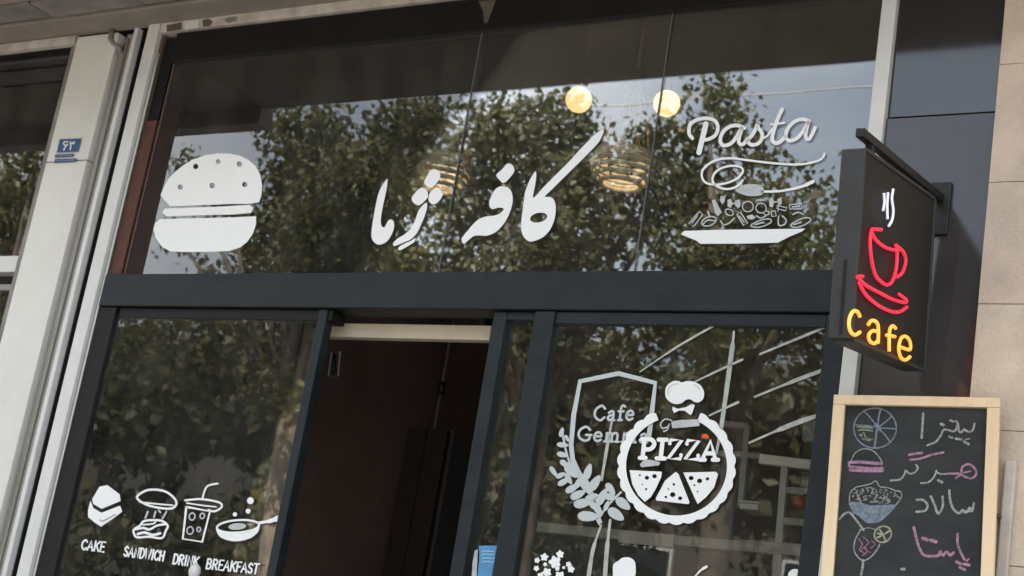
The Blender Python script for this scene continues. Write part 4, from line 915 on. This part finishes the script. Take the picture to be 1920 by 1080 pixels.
TREE_A = [(-10.99, -7.89, 6.88, 0.26), (-10.68, -8.25, 6.71, 0.38), (-10.86, -8.04, 6.33, 0.38), (-9.89, -8.32, 6.91, 0.32), (-9.56, -8.35, 7.05, 0.32), (-9.61, -7.68, 6.06, 0.49), (-10.06, -7.62, 5.59, 0.44), (-9.61, -8.6, 6.47, 0.48), (-10.89, -7.91, 5.71, 0.3), (-12.25, -7.88, 6.45, 0.14), (-10.31, -8.79, 5.86, 0.56), (-11.83, -8.16, 6.18, 0.19), (-11.73, -8.6, 5.57, 0.21), (-12.48, -8.17, 5.78, 0.12), (-12.01, -8.37, 5.34, 0.13), (-10.37, -7.78, 6.92, 0.16), (-10.69, -8.36, 4.63, 0.33), (-10.28, -8.64, 4.43, 0.33), (-11.25, -8.23, 4.7, 0.28), (-12.23, -8.49, 4.88, 0.3), (-9.66, -8.41, 4.88, 0.32), (-10.23, -7.68, 3.89, 0.24), (-12.88, -8.51, 4.82, 0.24), (-13.0, -8.31, 4.51, 0.24)]
TREE_B = [(-8.07, -7.49, 6.55, 0.29), (-7.88, -7.85, 6.61, 0.32), (-7.35, -7.64, 6.57, 0.26), (-7.83, -7.92, 6.14, 0.43), (-8.4, -7.95, 5.84, 0.44), (-6.9, -7.28, 5.81, 0.34), (-6.99, -7.22, 5.29, 0.4), (-6.99, -8.2, 6.43, 0.23), (-6.34, -7.51, 6.35, 0.2), (-6.2, -7.48, 5.71, 0.33), (-7.09, -8.39, 5.75, 0.24), (-8.5, -7.76, 6.33, 0.29), (-6.35, -8.2, 6.24, 0.19), (-8.28, -7.77, 4.61, 0.29), (-7.86, -7.97, 4.57, 0.29), (-7.13, -7.38, 4.61, 0.27), (-7.89, -7.96, 4.16, 0.22), (-7.25, -8.24, 4.45, 0.24)]
TREE_C = [(-5.79, -7.29, 6.7, 0.11), (-5.77, -7.65, 6.66, 0.15), (-5.8, -7.44, 6.27, 0.21), (-5.49, -7.72, 6.22, 0.16), (-5.88, -7.75, 5.85, 0.27), (-5.05, -7.08, 5.44, 0.25), (-4.54, -7.02, 5.09, 0.18), (-4.98, -8.0, 5.96, 0.1), (-5.25, -7.31, 5.16, 0.34), (-5.77, -7.28, 5.2, 0.26), (-5.38, -8.19, 6.23, 0.07), (-4.93, -7.56, 5.47, 0.17), (-4.75, -8.0, 5.76, 0.1), (-6.51, -7.57, 4.48, 0.27), (-6.07, -7.77, 4.64, 0.27), (-5.32, -7.18, 4.35, 0.25), (-5.14, -7.76, 4.65, 0.22), (-4.86, -8.04, 4.6, 0.2), (-6.23, -7.63, 4.13, 0.18)]
TREE_D = [(-15.08, -7.99, 6.71, 0.29), (-15.63, -8.35, 6.32, 0.37), (-14.68, -8.14, 5.87, 0.23), (-15.84, -8.42, 5.86, 0.41), (-16.75, -8.45, 6.61, 0.56), (-14.57, -7.78, 4.9, 0.32), (-14.21, -7.72, 6.37, 0.15), (-16.04, -8.7, 7.48, 0.14)]
def more(L_, Y):
    o = []
    for px, py, rr_ in L_:
        c = Q(px, py, Y + .2 * math.sin(px)); o.append((c[0], c[1], c[2], rr_ * math.hypot(c[0], 4 + Y) / FPX))
    return o
TREE_A += more([(520, 495, 34), (570, 505, 40), (640, 505, 45), (760, 500, 48), (820, 500, 45)], 8.2)
TREE_B += more([(870, 500, 45), (940, 510, 45), (1010, 505, 45), (1075, 515, 40), (1010, 455, 45)], 7.8)
TREE_C += more([(1260, 500, 30), (1320, 515, 40), (1370, 520, 40), (1440, 515, 40), (1510, 520, 34)], 7.6)
tree('leafy plane tree furthest along the pavement left, mirrored behind the three dotted word', -10.3, -8.3, TREE_A, 6200, .047, LEAFA, 1)
tree('darker dense plane tree, mirrored above and right of the long calligraphy stroke', -7.4, -8.0, TREE_B, 6400, .047, LEAFB, 2)
tree('slim plane tree with a narrow top, mirrored behind the word Pasta', -5.5, -7.9, TREE_C, 7200, .044, LEAFA, 3)
tree('plane tree mirrored in the neighbouring shop window', -15.2, -8.4, TREE_D, 6000, .050, LEAFA, 4)
g = random.Random(4)
for i in range(9):
    x_ = -40 + i * 4.8; cl_ = [(x_ + g.uniform(-2.2, 2.2), -22 + g.uniform(-1, 1), g.uniform(1.8, 7.6), g.uniform(1.0, 1.6)) for _ in range(15)]
    t = thing('street_tree', 'dark street tree on the far pavement', 'tree', (x_, -22, 0), 'street trees on the far pavement')
    t['label'] = '%s dark leafy street tree from the left in the row on the far pavement' % ('first', 'second', 'third', 'fourth', 'fifth', 'sixth', 'seventh', 'eighth', 'ninth')[i]
    tube('trunk', [Vector((x_, -22, 0)), Vector((x_ + .1, -22, 2)), Vector((x_, -22, 4.5))], [.2, .16, .08], M_BARK, t, 8)
    crown('crown', cl_, 260, .17, LEAFB, t, 20 + i)
def house(label, x0, x1, y, h, material, nf, rows):
    b = thing('far_house', label, 'building', ((x0 + x1) / 2, y - 4, 0))
    box('wall', x0, y - 8, 0, x1, y, h, material, b)
    box('roof', x0 - .2, y - 8.2, h + .004, x1 + .2, y + .25, h + .3, M_SOFFIT, b)
    for r in range(rows):
        for c in range(nf):
            cx = x0 + (c + .5) * (x1 - x0) / nf; z = 1.0 + r * 3.1
            f_ = box('window', cx - .75, y + .002, z, cx + .75, y + .08, z + 1.6, M_WHITE, b)
            box('pane', cx - .68, y + .082, z + .07, cx + .68, y + .1, z + 1.53, M_FARGLASS, f_)
ca = Q(1450, 176, 11); a_ = thing('power_cable', 'thin pale power cable running along the street in front of the shops', 'cable', (ca[0], ca[1], ca[2]))
tube('cable', [Vector((ca[0] + (k - 12) * 1.5, ca[1], ca[2] + .0006 * (k - 12) ** 2)) for k in range(25)], .009, M_WHITE, a_, 6)
house('long ochre brick house across the road at the left', -60, -36, -30, 9.6, M_PLASTER, 6, 3)
house('grey rendered house across the road in the middle', -35.6, -20, -30, 10.2, M_PLASTER2, 4, 3)
house('low ochre brick house across the road at the right', -19.6, 6, -30, 9.2, M_PLASTER, 6, 3)
